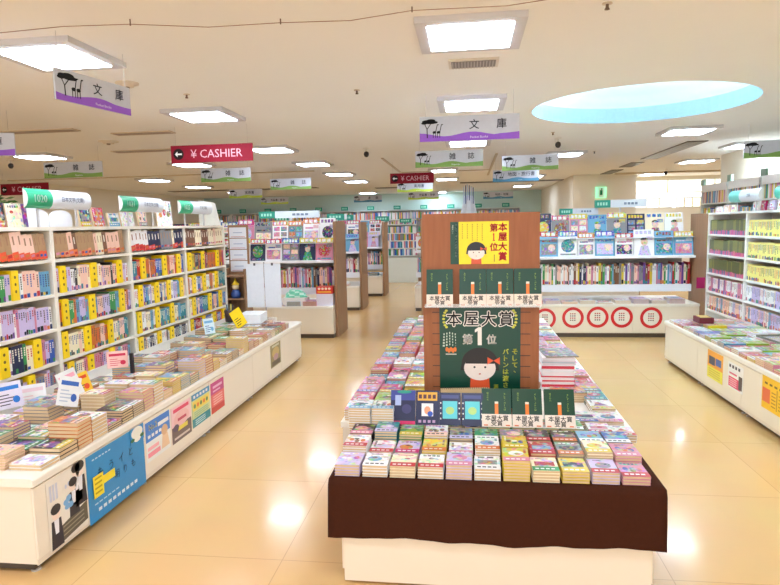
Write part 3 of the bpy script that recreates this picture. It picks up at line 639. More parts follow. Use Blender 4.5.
def rposter(label, y0, y1, z0, z1, draw, bg=W):                 # y0 far, y1 near
    return poster('wall_poster', label, (2.2 - .0005, y0, z0), (0, -1, 0), LV, y0 - y1, z1 - z0, draw, bg=bg)
def dr9(m, f, w, h):
    m.rect(f, 0, 0, w, h * .42, .0003, (238, 228, 70)); m.rect(f, w * .1, h * .5, w * .5, h * .8, .0005, (80, 85, 110)); m.rect(f, w * .55, h * .55, w * .9, h * .8, .0005, (70, 110, 190))
    for i in range(4): m.rect(f, w * .1, h * (.08 + .08 * i), w * .85, h * (.11 + .08 * i), .0006, (200, 180, 60))
rposter('yellow poster with orange top on right counter, farthest', 5.88, 5.54, .15, .405, dr9, (245, 165, 50))
def dr10(m, f, w, h):
    m.rect(f, w * .06, h * .06, w * .85, h * .45, .0003, (228, 60, 110)); m.rect(f, w * .72, h * .1, w * .95, h * .62, .0005, (70, 60, 60))
    for i in range(4): m.rect(f, w * (.08 + .2 * i), h * .8, w * (.2 + .2 * i), h * .92, .0006, (60, 60, 70)); m.rect(f, w * .12, h * (.12 + .08 * i), w * .6, h * (.15 + .08 * i), .0006, (250, 210, 220))
    m.rect(f, w * .1, h * .55, w * .6, h * .62, .0006, (220, 90, 130))
rposter('white and pink poster between the two yellow ones on right counter', 5.43, 5.14, .175, .392, dr10)
def dr11(m, f, w, h):
    m.rect(f, w * .02, h * .2, w * .3, h * .62, .0003, (235, 110, 70)); m.rect(f, w * .52, h * .1, w * .56, h * .7, .0004, (200, 150, 20))
    for i in range(5): m.rect(f, w * (.1 + .17 * i), h * .74, w * (.2 + .17 * i), h * .8, .0006, (120, 90, 30)); m.rect(f, w * .35, h * (.15 + .1 * i), w * .5, h * (.19 + .1 * i), .0006, (190, 140, 20)); m.rect(f, w * .6, h * (.15 + .1 * i), w * .9, h * (.19 + .1 * i), .0006, (190, 140, 20))
rposter('deep yellow poster at the right edge on right counter', 4.82, 4.4, .18, .435, dr11, (250, 200, 30))

# ================================================================== STACKED BOOKS
def cover_art(m, fr, w, h, rng, base, acc, pic, band, d0=.0003, busy=1):
    """face of a cover: u to the right, v up (v 0 = lower edge)"""
    BUSY[0] = .3
    m.rect(fr, 0, 0, w, h, d0, PAL[base]); d = d0 + .0002
    st = rng.randint(0, 3); P_ = PAL[pic]; A = PAL[acc]
    if st == 0: m.ell(fr, w * rng.uniform(.4, .6), h * rng.uniform(.45, .6), w * .3, h * .2, d, P_, 12)
    elif st == 1: m.pts2(fr, [(w * .15, h * .3), (w * .8, h * .35), (w * rng.uniform(.4, .7), h * .72)], d, P_)
    elif st == 2: m.rect(fr, w * .12, h * .35, w * .88, h * .66, d, P_)
    else:
        for k in range(3): m.ell(fr, w * (.25 + .25 * k), h * rng.uniform(.4, .6), w * .11, h * .13, d + k * .00005, PAL[rng.choice([pic, acc, 'brown', 'blue', 'orange'])], 8)
    m.ell(fr, w * rng.uniform(.3, .7), h * rng.uniform(.5, .65), w * .12, h * .07, d + .0002, A, 10)
    n = rng.randint(2, 5); tcol = (70, 66, 74) if sum(PAL[base]) > 420 else PAL['white']; tcol = A if rng.random() < .55 and acc != base else tcol
    lay = rng.randint(0, 3); ts = rng.uniform(.07, .12)
    for k in range(n):
        if lay == 0: m.rect(fr, w * (.14 + .72 * k / n), h * (.92 - ts), w * (.14 + .72 * (k + .72) / n), h * .92, d + .0002, tcol)
        elif lay == 1: m.rect(fr, w * .82, h * (.92 - (k + .8) * ts), w * (.82 + ts * .9), h * (.92 - k * ts), d + .0002, tcol)
        elif lay == 2: m.rect(fr, w * .1, h * (.92 - (k + .8) * ts), w * (.1 + ts * .9), h * (.92 - k * ts), d + .0002, tcol)
    if lay == 3: m.rect(fr, w * .2, h * .84, w * rng.uniform(.5, .85), h * .89, d + .0002, tcol)
    if band:
        m.rect(fr, 0, 0, w, h * .27, d + .0004, PAL[band]); bt = PAL['white'] if sum(PAL[band]) < 520 else PAL['black']
        for k in range(4): m.rect(fr, w * (.1 + .2 * k), h * .1, w * (.24 + .2 * k), h * .18, d + .0006, bt)
    BUSY[0] = 1.0
def flat_book(rng, w, l, t, base, acc, pic, band, art=True, fore='l'):
    """lying book: title side up, lower edge towards -y, fore-edge on the left; one mesh"""
    m = MB(); c = .0012; e = .0018
    m.box(-w / 2, w / 2, -l / 2, l / 2, 0, c, PAL[base]); m.box(-w / 2, w / 2, -l / 2, l / 2, t - c - .001, t - .001, PAL[base])
    m.box(-w / 2 + e, w / 2 - c, -l / 2 + e, l / 2 - e, c, t - c - .001, CREAM); m.box(w / 2 - c, w / 2, -l / 2, l / 2, c, t - c - .001, PAL[base])
    if art: cover_art(m, Fr((-w / 2, -l / 2, t - .001), (1, 0, 0), (0, 1, 0)), w, l, rng, base, acc, pic, band)
    return m
def parted_book(rng, w, l, t, base, acc, pic, band, label, group, loc, rotz):
    o = thing('paperback_book', label, 'book', loc, rotz, group); c = .0012; e = .0018
    m = MB().box(-w / 2, w / 2, -l / 2, l / 2, 0, c, PAL[base]).box(-w / 2, w / 2, -l / 2, l / 2, t - c - .001, t - .001, PAL[base]).box(w / 2 - c, w / 2, -l / 2, l / 2, c, t - c - .001, PAL[base])
    cover_art(m, Fr((-w / 2, -l / 2, t - .001), (1, 0, 0), (0, 1, 0)), w, l, rng, base, acc, pic, None); m.build('cover', PRINT, o)
    MB().box(-w / 2 + e, w / 2 - c - .0002, -l / 2 + e, l / 2 - e, c + .0001, t - c - .0012, CREAM).build('pages', PAPER, o)
    if band:
        m = MB().box(-w / 2 - .0002, w / 2 + .0002, -l / 2 + .0005, -l / 2 + l * .3, t - .0004, t - .0002, PAL[band]); bt = PAL['white'] if sum(PAL[band]) < 520 else PAL['black']
        fr = Fr((-w / 2, -l / 2, t - .0002), (1, 0, 0), (0, 1, 0))
        for k in range(4): m.rect(fr, w * (.1 + .2 * k), l * .1, w * (.24 + .2 * k), l * .18, .0002, bt)
        m.build('paper_band', PRINT, o)
    return o
def stack(rng, x, y, z, n, t, w, l, cols, rotz, where, group, parted=False, jit=.012, pool=None, pr=0, noun='paperback', name='paperback_book'):
    base, acc, pic, band = cols
    nm = '%s%s %s' % (cname(base), ('-and-' + cname(band if band and band != base else acc)), noun) if (band or acc) != base else cname(base) + ' ' + noun
    lower = flat_book(rng, w, l, t, base, acc, pic, band, art=False)
    me = None
    for i in range(n):
        zz = z + i * t; r = rotz + rng.uniform(-jit, jit); p = (x + rng.uniform(-.0012, .0012), y + rng.uniform(-.0012, .0012), zz)
        top = i == n - 1
        if top: lb = '%s topmost of stack, %s' % (nm, where)
        else: lb = '%s lower in stack, %s' % (nm, where)
        gr = None if top else 'lower books of stack ' + where
        if top and parted: parted_book(rng, w, l, t, base, acc, pic, band, lb, group, p, r)
        elif top:
            m = flat_book(rng, w, l, t, base, acc, pic, band)
            if pool: pool.add(pr - 5, m, name, p, (0, 0, r), lb, 'book', group, PRINT)
            else: tag(m.build(name, PRINT, loc=p, rot=(0, 0, r)), lb, 'book', group)
        elif pool: pool.add(pr, lower, name, p, (0, 0, r), lb, 'book', gr, PAPER)
        else:
            if me is None: me = lower.mesh('paperback_book', PAPER)
            tag(put(me, 'paperback_book', None, p, (0, 0, r)), lb, 'book', gr)

# ================================================================== CENTRAL TABLE
TX0, TX1 = -.575, .775; TZ = .488
o = thing('display_table', 'low cream base cabinet under the brown cloth', 'display table', (.1, 2.95, 0))
MB().box(-.675, .675, -.375, .375, .05, TZ - .004, (238, 222, 200)).build('carcass', LAMI, o)
MB().box(-.66, .66, -.405, -.3755, .012, TZ - .005, (240, 226, 206)).build('front_panel', LAMI, o)
MB().box(-.64, .64, -.37, .34, .0, .0495, (58, 40, 34)).build('plinth', METAL, o)
o = thing('display_table', 'long white display table behind the brown-clothed one', 'display table', (.07, 5.27, 0))
MB().box(-.79, .79, -1.93, 1.93, .05, .45, (238, 228, 212)).build('carcass', LAMI, o)
MB().box(-.8, .8, -1.94, 1.94, .452, TZ - .003, (242, 236, 226)).build('table_top', LAMI, o)
MB().box(-.75, .75, -1.88, 1.88, .0, .0495, (58, 44, 38)).build('plinth', METAL, o)
# cloth: top sheet with hanging front and sides
m = bmesh.new(); rg2 = random.Random(5)
cx0, cx1, cy0, cy1 = -.617, .808, 2.532, 3.322; nx, ny, nd = 46, 16, 10
def drop_out(a, k): return .004 + .006 * k * (sin(a * 11) * .6 + sin(a * 23 + 1) * .4) + .004 * k
def hem(a): return .224 + .006 * sin(a * 3.3 + 2.0) + .003 * sin(a * 9)
rows = []
path = []                                                        # perimeter left-back -> left-front -> right-front -> right-back
for j in range(ny + 1): path.append((cx0, cy1 + (cy0 - cy1) * j / ny, -1, 0))
for i in range(1, nx): path.append((cx0 + (cx1 - cx0) * i / nx, cy0, 0, -1))
for j in range(ny + 1): path.append((cx1, cy0 + (cy1 - cy0) * j / ny, 1, 0))
for k, (x, y, ox, oy) in enumerate(path):
    a = x * 2.1 + y * 1.7; col = []
    if (x, y) in ((cx0, cy0), (cx1, cy0)): ox, oy = (-.7 if x == cx0 else .7), -.7
    for q in range(nd + 1):
        kk = q / nd; out = drop_out(a, kk) if q else 0
        col.append(m.verts.new((x + ox * out, y + oy * out, TZ + .004 - .004 * (q > 0) + (hem(a) - TZ) * kk)))
    rows.append(col)
for k in range(len(rows) - 1):
    for q in range(nd): m.faces.new((rows[k][q], rows[k][q + 1], rows[k + 1][q + 1], rows[k + 1][q]))
grid = {}
for i in range(nx + 1):
    for j in range(ny + 1):
        x = cx0 + (cx1 - cx0) * i / nx; y = cy1 + (cy0 - cy1) * j / ny
        if i == 0: grid[i, j] = rows[j][0]
        elif i == nx: grid[i, j] = rows[ny + nx + (ny - j)][0] if False else rows[len(rows) - 1 - j][0]
        elif j == ny: grid[i, j] = rows[ny + i][0]
        else: grid[i, j] = m.verts.new((x, y, TZ + .003 + .001 * sin(x * 30 + y * 17)))
for i in range(nx):
    for j in range(ny): m.faces.new((grid[i, j], grid[i, j + 1], grid[i + 1, j + 1], grid[i + 1, j]))
bmesh.ops.recalc_face_normals(m, faces=m.faces[:])
me = bpy.data.meshes.new('tablecloth'); m.to_mesh(me); m.free(); me.materials.append(CLOTH); me.polygons.foreach_set('use_smooth', [True] * len(me.polygons))
tag(put(me, 'tablecloth'), 'dark brown cloth draped over the front display table', 'tablecloth')
CT = TZ + .0055
rt = random.Random(3)
row0 = [('lavender', 'white', 'white', None), ('white', 'brown', 'skyblue', 'white'), ('cream', 'red', 'cream', 'red'), ('white', 'black', 'cream', 'red'), ('lavender', 'peach', 'pink', 'pink'), ('white', 'red', 'grey', 'white'),
        ('yellow', 'red', 'white', 'pink'), ('cream', 'red', 'red', 'green'), ('yellow', 'navy', 'navy', 'yellow'), ('lavender', 'navy', 'grey', 'red'), ('pink', 'teal', 'teal', 'red')]
row1 = [('white', 'black', 'grey', 'red'), ('white', 'grey', 'lavender', 'red'), ('lavender', 'brown', 'orange', 'magenta'), ('yellow', 'yellow', 'yellow', 'orange'), ('white', 'grey', 'lavender', 'pink'), ('white', 'teal', 'skyblue', 'orange'),
        ('yellow', 'white', 'cream', 'yellow'), ('red', 'blue', 'skyblue', 'red'), ('grey', 'black', 'navy', 'orange'), ('cream', 'orange', 'yellow', 'yellow'), ('pink', 'red', 'white', 'pink')]
row2 = [('black', 'red', 'pink', 'pink'), ('teal', 'white', 'lavender', 'lavender'), ('green', 'white', 'lime', 'yellow'), ('white', 'black', 'grey', 'peach'), ('grey', 'black', 'white', 'lavender'), ('green', 'black', 'teal', 'white'),
        ('grey', 'pink', 'peach', 'lavender'), ('black', 'pink', 'grey', 'red'), ('black', 'white', 'grey', 'orange'), ('skyblue', 'grey', 'teal', 'white'), ('blue', 'blue', 'skyblue', 'white')]
n0 = [4, 4, 4, 4, 5, 4, 7, 4, 4, 4, 3]; n1 = [6, 4, 4, 5, 4, 6, 7, 5, 5, 6, 5]; n2 = [6, 7, 6, 6, 5, 5, 5, 5, 5, 5, 5]
for r, (rw, ns, yy, nm) in enumerate(((row0, n0, 2.64, 'front'), (row1, n1, 2.805, 'second'), (row2, n2, 2.975, 'third'))):
    for i in range(11):
        x = -.54 + i * .1238 + (.006 if r else 0)
        stack(rt, x, yy, CT, ns[i], .0132, .112, .152, rw[i], 0, '%s from left, %s row on brown cloth' % (ORD[i], nm), 'topmost paperbacks on the brown cloth', parted=True)
# tall stacks and support stacks in the fourth row
for i, (x, n, c) in enumerate(((-.57, 12, ('white', 'teal', 'navy', 'skyblue')), (-.45, 12, ('white', 'teal', 'navy', 'skyblue')))):
    stack(rt, x, 3.14, CT, n, .0132, .115, .155, c, 0, '%s tall stack at back left' % ORD[i], 'tall stacks at left', parted=True)
for i in range(8):
    x = -.335 + i * .122
    stack(rt, x, 3.15, CT, 5, .0132, .112, .15, [('navy', 'white', 'blue', 'magenta'), ('tan', 'white', 'navy', None), ('navy', 'teal', 'teal', None), ('navy', 'teal', 'teal', None), ('green', 'orange', 'orange', 'white'), ('green', 'orange', 'white', 'white'), ('green', 'orange', 'orange', 'white'), ('green', 'orange', 'orange', 'white')][i], 0,
          '%s one carrying the leaning books' % ORD[i], 'stacks under the leaning books')
# ---- standing / leaning books
GD = (10, 66, 48)
def green_book(label, loc, w, h, t, lean, group):
    o = thing('hardcover_book', label, 'book', loc, 0, group); o.rotation_euler = (-lean, 0, 0)
    fr = Fr((-w / 2, -.0002, 0), (1, 0, 0), (0, 0, 1))
    m = MB().box(-w / 2, w / 2, 0, .002, 0, h, GD).box(-w / 2, w / 2, t - .002, t, 0, h, GD).box(w / 2 - .002, w / 2, .002, t - .002, 0, h, GD)
    m.vtext(fr, 'そして、バトンは', .0105, w * .78, h * .88, .0003, (170, 200, 80)); m.vtext(fr, '渡された', .0105, w * .2, h * .9, .0003, (150, 185, 75))
    m.rect(fr, w * .44, h * .3, w * .56, h * .62, .0004, (232, 126, 44)); m.rect(fr, w * .44, h * .6, w * .56, h * .655, .0006, (238, 232, 215)); m.build('cover', PRINT, o)
    MB().box(-w / 2 + .003, w / 2 - .0022, .0022, t - .0022, .003, h - .003, CREAM).build('pages', PAPER, o)
    m = MB().box(-w / 2 - .0005, w / 2 + .0005, -.0012, -.0005, 0, h * .33, (238, 225, 212)); f2 = Fr((-w / 2, -.0012, 0), (1, 0, 0), (0, 0, 1))
    m.text(f2, '本屋大賞', w * .2, w * .5, h * .23, .0003, (30, 28, 30), .02, maxw=w * .82); m.text(f2, '受賞', w * .2, w * .5, h * .1, .0003, (30, 28, 30), .02)
    for k in (0, 1): m.rect(f2, w * (.06 + .74 * k), h * .03, w * (.2 + .74 * k), h * .06, .0003, (228, 120, 70))
    m.build('paper_band', PAPER, o)
# display board
PY = 3.325; PX0, PX1 = -.246, .379
bd = thing('display_board', 'tall reddish brown slotted display board standing on the table', 'display board', ((PX0 + PX1) / 2, PY, CT))
hw = (PX1 - PX0) / 2; PZ = 1.655 - CT
MB().box(-hw, hw, 0, .02, 0, PZ, (165, 100, 60)).build('board_panel', WOODB, bd)
for s in (-1, 1): MB().box(min(s * hw, s * (hw - .018)), max(s * hw, s * (hw - .018)), .0205, .34, 0, PZ, (165, 100, 60)).build('side_panel', WOODB, bd)
MB().box(-hw + .0185, hw - .0185, .0205, .34, PZ - .02, PZ, (165, 100, 60)).build('top_panel', WOODB, bd)
for k in range(9):
    z = 1.119 - .0597 * k - CT
    for a, b_ in ((-.197, -.155), (.275, .333)):
        c = (PX0 + PX1) / 2; MB().box(a - c, b_ - c, -.0012, -.0002, z - .002, z + .002, (52, 30, 20)).build('slot', METAL, bd)
g = MB().box(-hw + .012, hw + .004, -.055, -.0015, 1.152 - CT, 1.1555 - CT, W).box(-hw + .012, hw + .004, -.058, -.0555, 1.152 - CT, 1.172 - CT, W); g.build('acrylic_ledge', GLASS, bd)
for i, x in enumerate((-.153, .024, .168, .314)):
    green_book('green book with orange baton cover on the board ledge, %s from left' % ORD[i], (x, PY - .05, 1.156), .142, .203, .024, radians(8), 'green prize books on the ledge')
for i, (x, zz) in enumerate(((.142, .7), (.297, .7), (.46, .7))):
    green_book('green prize book leaning in front of the board foot, %s from left' % ORD[i], (x, 3.075, CT + 5 * .0132 + .001), .15, .198, .024, radians(24), 'green prize books leaning on the table')
# girl with a black bob (generic) for the posters
def girl(m, f, cu, cv, r, d, orange, face=(240, 226, 218)):
    K = (24, 20, 24)
    m.ell(f, cu, cv + r * .12, r * 1.12, r * 1.0, d, K, 28, 0, pi); m.pts2(f, [(cu - r * 1.2, cv - r * .32), (cu + r * 1.2, cv - r * .32), (cu + r * 1.12, cv + r * .14), (cu - r * 1.12, cv + r * .14)], d + .0001, K)
    m.pts2(f, [(cu - r * .62, cv - r * 1.5), (cu + r * .62, cv - r * 1.5), (cu + r * .56, cv - r * .7), (cu - r * .56, cv - r * .7)], d + .0002, orange)
    m.ell(f, cu, cv - r * .18, r * .98, r * .78, d + .0004, face, 28)
    m.pts2(f, [(cu - r * .9, cv + r * .1), (cu + r * .9, cv + r * .1), (cu + r * .7, cv + r * .6), (cu - r * .7, cv + r * .6)], d + .0006, K)
    for s in (-1, 1): m.ell(f, cu + s * r * .33, cv - r * .12, r * .07, r * .07, d + .0006, K, 10); 
    m.ell(f, cu, cv - r * .55, r * .07, r * .045, d + .0006, (200, 90, 70), 10)
    for s in (-1, 1): m.pts2(f, [(cu + r * .85, cv + r * .3), (cu + r * .85 + s * r * .38, cv + r * .52), (cu + r * .85 + s * r * .38, cv + r * .05)][::(1 if s < 0 else -1)], d + .0008, orange)
def ydraw(m, f, w, h):
    gw = w * .145
    m.rect(f, 0, 0, gw, h, .0003, (12, 66, 46)); m.vtext(f, 'そして、バトンは渡された', .014, gw * .68, h * .96, .0006, (225, 235, 220), .01); m.vtext(f, '瀬尾まいこ', .009, gw * .28, h * .93, .0006, (225, 235, 220))
    m.vtext(f, '本屋大賞', h * .215, w * .895, h * .97, .0006, (205, 25, 25), .05, 1.06); m.vtext(f, '第', h * .2, w * .745, h * .95, .0006, (205, 25, 25), .05); m.vtext(f, '位', h * .2, w * .745, h * .5, .0006, (205, 25, 25), .05)
    m.pts2(f, [(w * .725, h * .54), (w * .765, h * .54), (w * .765, h * .56), (w * .755, h * .56), (w * .755, h * .72), (w * .735, h * .72), (w * .72, h * .69), (w * .735, h * .69), (w * .735, h * .56), (w * .725, h * .56)], .0006, (205, 25, 25))
    for k in range(5):
        for q in range(8 if k > 1 else 7): m.rect(f, w * (.2 + .085 * k), h * (.92 - .052 * q), w * (.2 + .085 * k) + .005, h * (.945 - .052 * q), .0005, (130, 112, 20))
    m.rect(f, w * .745, h * .05, w * .76, h * .22, .0005, (150, 120, 20))
    girl(m, f, w * .445, h * .3, h * .2, .0008, (215, 85, 45))
poster('poster', 'yellow poster with black-haired girl and red writing on the board top', (-.094, PY - .0025, 1.382), (1, 0, 0), (0, 0, 1), .311, .228, ydraw, bg=(248, 222, 10))
def gdraw(m, f, w, h):
    Wh = (238, 232, 222); t = '本屋大賞'
    for i, ch in enumerate(t):
        m.text(f, ch, .088, w * (.18 + .215 * i), h - .062, .0004, Wh, .09); m.text(f, ch, .086, w * (.18 + .215 * i), h - .062, .0009, (24, 22, 22), .02)
    m.text(f, '第', .06, w * .35, h - .175, .0008, Wh, .05); m.text(f, '位', .056, w * .645, h - .175, .0008, Wh, .05)
    m.pts2(f, [(w * .475, h - .208), (w * .525, h - .208), (w * .525, h - .108), (w * .485, h - .108), (w * .44, h - .122), (w * .44, h - .137), (w * .475, h - .13)], .0008, Wh)
    for s in (0, 1):                                            # laurel leaves
        for k in range(7):
            a = radians(115 + 22 * k) if s == 0 else radians(65 - 22 * k); cx = w * .085 if s == 0 else w * .915
            m.ell(f, cx + .026 * cos(a) + (.012 if s == 0 else -.012), h - .062 + .05 * sin(a), .0085, .0065, .0006 + k * .00005, (205, 205, 70), 8)
    m.vtext(f, 'そして、', .034, w * .93, h - .225, .0008, (215, 218, 80), .04, 1.1); m.vtext(f, 'バトンは渡された', .034, w * .82, h - .225, .0008, (215, 218, 80), .04, 1.1); m.vtext(f, '瀬尾まいこ', .026, w * .7, h - .425, .0008, (215, 218, 80), .04)
    for k in range(5):
        for q in range(5): m.rect(f, w * (.05 + .035 * k) + q * .0006 * (k - 2), h - .145 - .016 * q - abs(2 - k) * .004, w * (.05 + .035 * k) + .006, h - .135 - .016 * q - abs(2 - k) * .004, .0005, (190, 205, 190))
    for k in range(5): m.ell(f, w * (.09 + .026 * k), h - .238 + (.006 if k % 2 == 0 else 0), .008, .014, .0006 + k * .00003, (228, 120, 50), 8)
    m.rect(f, w * .075, h - .262, w * .21, h - .256, .0006, (200, 200, 190))
    girl(m, f, w * .5, h - .32, .088, .0008, (228, 92, 52))
    m.rect(f, 0, h - .3015, w, h - .3, .0003, (8, 58, 44))
poster('poster', 'large dark green prize poster with girl in black bob on the board front', (-.158, PY - .0025, .585), (1, 0, 0), (0, 0, 1), .438, .56, gdraw, bg=(8, 66, 50))
# spiral pad in front of the poster
o = thing('spiral_pad', 'beige spiral-bound pad leaning at the foot of green poster', 'notepad', (-.015, 3.262, CT + .09), 0); o.rotation_euler = (radians(-12), radians(-2), 0)
MB().box(-.135, .13, 0, .008, 0, .125, (222, 196, 150)).build('pad', PAPER, o); m = MB()
for k in range(22): m.box(-.128 + k * .0118, -.125 + k * .0118, -.002, .01, .119, .128, (120, 100, 78))
m.build('spiral', METAL, o)
# support under the pad: a row of stacks at the foot
for i in range(3): stack(rt, -.12 + i * .11, 3.262, CT, 6, .0145, .1, .07, ('cream', 'tan', 'tan', None), 0, 'hidden low ones at the board foot, %s' % ORD[i], 'small stacks at the board foot', jit=0)
def lean_book(x, y, z, w, h, t, lean, cols, label, drawer=None, group=None):
    o = thing('paperback_book', label, 'book', (x, y, z), 0, group); o.rotation_euler = (-lean, 0, 0); base = cols[0]
    fr = Fr((-w / 2, 0, 0), (1, 0, 0), (0, 0, 1))
    m = MB().box(-w / 2, w / 2, 0, .0015, 0, h, PAL[base]).box(-w / 2, w / 2, t - .0015, t, 0, h, PAL[base]).box(w / 2 - .0015, w / 2, .0015, t - .0015, 0, h, PAL[base])
    drawer(m, fr, w, h); m.build('cover', PRINT, o); MB().box(-w / 2 + .002, w / 2 - .0017, .0017, t - .0017, .002, h - .002, CREAM).build('pages', PAPER, o)
def nd1(m, f, w, h):
    m.rect(f, 0, 0, w, h * .1, .0004, (215, 40, 110)); m.rect(f, 0, h * .7, w, h, .0003, (60, 70, 150)); m.rect(f, w * .18, h * .55, w * .42, h * .85, .0005, (170, 185, 225)); m.ell(f, w * .55, h * .95, w * .3, h * .05, .0006, (40, 150, 130), 10); m.ell(f, w * .65, h * .45, w * .2, h * .14, .0005, (60, 60, 110), 12)
def nd2(m, f, w, h):
    m.rect(f, w * .08, h * .7, w * .92, h * .95, .0004, (225, 170, 60)); m.rect(f, w * .25, h * .25, w * .75, h * .62, .0004, (240, 235, 235)); m.ell(f, w * .5, h * .42, w * .14, h * .12, .0006, (235, 160, 120), 10); m.ell(f, w * .62, h * .32, w * .12, h * .08, .0007, (50, 90, 190), 10)
    for k in range(4): m.rect(f, w * (.12 + .2 * k), h * .76, w * (.26 + .2 * k), h * .88, .0007, (90, 50, 60)); m.rect(f, w * (.12 + .2 * k), h * .06, w * (.24 + .2 * k), h * .14, .0006, (180, 150, 190))
def nd3(m, f, w, h):
    m.rect(f, w * .16, h * .2, w * .84, h * .74, .0004, (95, 205, 215)); m.ell(f, w * .5, h * .45, w * .2, h * .12, .0006, (180, 215, 130), 12); m.rect(f, w * .1, h * .82, w * .9, h * .93, .0004, (65, 75, 130))
    for k in range(4): m.ell(f, w * .07, h * (.2 + .16 * k), w * .03, h * .03, .0006, W, 6); m.ell(f, w * .93, h * (.2 + .16 * k), w * .03, h * .03, .0006, W, 6)
ZB = CT + 5 * .0132 + .001
lean_book(-.345, 3.085, ZB, .13, .178, .02, radians(20), ('navy',), 'dark navy book with pink foot, leftmost of the leaning books', nd1)
lean_book(-.216, 3.085, ZB, .122, .178, .02, radians(20), ('navy',), 'leaning book with gold title and white picture panel', nd2)
lean_book(-.098, 3.085, ZB, .112, .168, .02, radians(20), ('navy',), 'dark leaning book with turquoise square, left one of two alike', nd3)
lean_book(.018, 3.085, ZB, .112, .168, .02, radians(20), ('navy',), 'dark leaning book with turquoise square, right one of two alike', nd3)
# right flank of the clothed table
ck = [('white', 'red', 'pink', 'red'), ('white', 'red', 'pink', 'red'), ('white', 'red', 'pink', 'red'), ('white', 'red', 'pink', 'red')]
for i, (x, y, n, c) in enumerate(((.66, 3.15, 4, ck[0]), (.775, 3.15, 3, ck[1]))):
    stack(rt, x, y, CT, n, .0132, .112, .15, c, 0, '%s of right flank pair' % ORD[i], 'pair at the right flank')
BT = TZ + .0
sides = Pool(); rs = random.Random(21)
keys = ['white', 'pink', 'magenta', 'red', 'yellow', 'lavender', 'skyblue', 'teal', 'white', 'lime', 'orange', 'cream', 'white', 'pink']
for sx, name_ in ((-1, 'left'), (1, 'right')):
    xs = (-.645, -.5, -.355) if sx < 0 else (.51, .64, .77)
    for r in range(19 if sx < 0 else 17):
        y = 3.44 + r * .193
        for k, x in enumerate(xs):
            if sx > 0 and r in (1, 2, 3) and k < 2: continue
            if sx < 0 and k == 2 and y < 3.72: continue
            if sx > 0 and k == 0 and y < 3.72: continue
            b = rs.choice(keys); c = (b, rs.choice(keys), rs.choice(list(PAL)[:16]), rs.choice(['red', 'magenta', 'teal', 'white', 'pink', 'blue', 'yellow', None]))
            if r == 0: c = (('white', 'red', 'pink', 'magenta'), ('white', 'red', 'navy', 'blue'), ('white', 'magenta', 'teal', 'pink'))[k]
            n = rs.choice([3, 4, 4, 5]) if sx < 0 else rs.choice([2, 3])
            stack(rs, x, y, TZ - .002, n, .0135, .132, .182, c, 0, '%s across, %s row, long table %s side' % (ORD[k], ORD[r], name_), 'stacks along the long table', pool=sides, pr=y * 5, name='softcover_book', noun='softcover')
sides.flush(170, 'paperback_stacks', 'small stacked paperbacks at the far end of the long table', 'books')
# tall magazine pile and thin books right of the board
rs = random.Random(8)
for k in range(24):
    c = [(244, 244, 246), (235, 225, 230), (225, 60, 80), (200, 205, 215), (250, 240, 242)][rs.choice([0, 0, 1, 2, 3, 4, 4])]
    tag(MB().box(-.105, .105, -.14, .14, 0, .0092, c, {'l': (235, 235, 238), 'f': c}).build('magazine', PRINT, loc=(.585 + rs.uniform(-.004, .004), 4.18, TZ - .0025 + k * .0095), rot=(0, 0, rs.uniform(-.02, .02))),
        'white-edged magazine in the tall pile right of the wooden board' if k < 23 else 'topmost magazine of the tall pile right of the wooden board', 'magazine', 'tall magazine pile right of the board')
o = flat_book(rs, .21, .28, .008, 'black', 'yellow', 'brown', None); tag(o.build('magazine', PRINT, loc=(.6, 4.18, TZ + .2265), rot=(0, 0, .08)), 'dark olive magazine lying askew on the tall pile', 'magazine')
for k in range(5):
    tag(flat_book(rs, .2, .15, .012, 'cream' if k < 4 else 'orange', 'brown', 'brown', 'black' if k == 4 else None, art=k == 4).build('paperback_book', PRINT, loc=(.62, 3.86, TZ - .002 + k * .0125), rot=(0, 0, .05)),
        'thin orange-brown book in front of the tall magazine pile' if k == 4 else 'cream book under the thin orange-brown one by the pile', 'book', None if k == 4 else 'cream books under the orange-brown one')

# ================================================================== BOOKS ON THE LEFT COUNTER
CTOP = .4725
lc = Pool(); rl = random.Random(77)
lk = ['white', 'cream', 'white', 'lavender', 'white', 'white', 'cream', 'teal', 'red', 'navy', 'black', 'green', 'yellow', 'skyblue', 'pink', 'purple', 'grey', 'peach', 'brown']
y = 2.545; r = 0
NAMES = ['aisle column', 'second column', 'third column', 'shelf-side column']
while y < 6.5:
    wv = rl.choice([.118, .118, .135, .14])
    for k, (x, l) in enumerate(((-2.095, .168), (-2.275, .158), (-2.45, .158), (-2.63, .165))):
        if k == 3 and rl.random() < .25: continue
        n = rl.choice([3, 4, 5, 6, 7]) if r > 1 else [[2, 6, 3, 3], [3, 3, 5, 3]][r][k]
        t = rl.choice([.013, .016, .02])
        c = (rl.choice(lk), rl.choice(lk), rl.choice(lk), rl.choice(['white', 'red', 'yellow', None, 'green', 'orange']))
        if r == 1 and k == 0: c = ('black', 'white', 'purple', 'yellow')
        if r == 2 and k == 0: c = ('orange', 'purple', 'grey', 'peach')
        if r == 0 and k == 0: c = ('white', 'lavender', 'lavender', None)
        stack(rl, x, y + wv / 2, CTOP, n, t, wv, l, c, pi / 2, '%s of left counter, %s row' % (NAMES[k], ordn(r)), 'stacks on the left counter', pool=lc, pr=y * 10 + k, jit=.02, name='softback', noun='softback')  # ordinary paperbacks; the separate name marks the left counter
    y += wv + .006; r += 1
lc.flush(300, 'paperback_stacks', 'many small paperback stacks farther along the left counter', 'books')
def pop_card(label, loc, rot, w, h, draw, bg=W, mat=PAPER):
    m = MB().box(-w / 2, w / 2, 0, .002, 0, h, bg); draw(m, Fr((-w / 2, 0, 0), (1, 0, 0), (0, 0, 1)), w, h)
    return tag(m.build('shelf_card', mat, loc=loc, rot=rot), label, 'card')
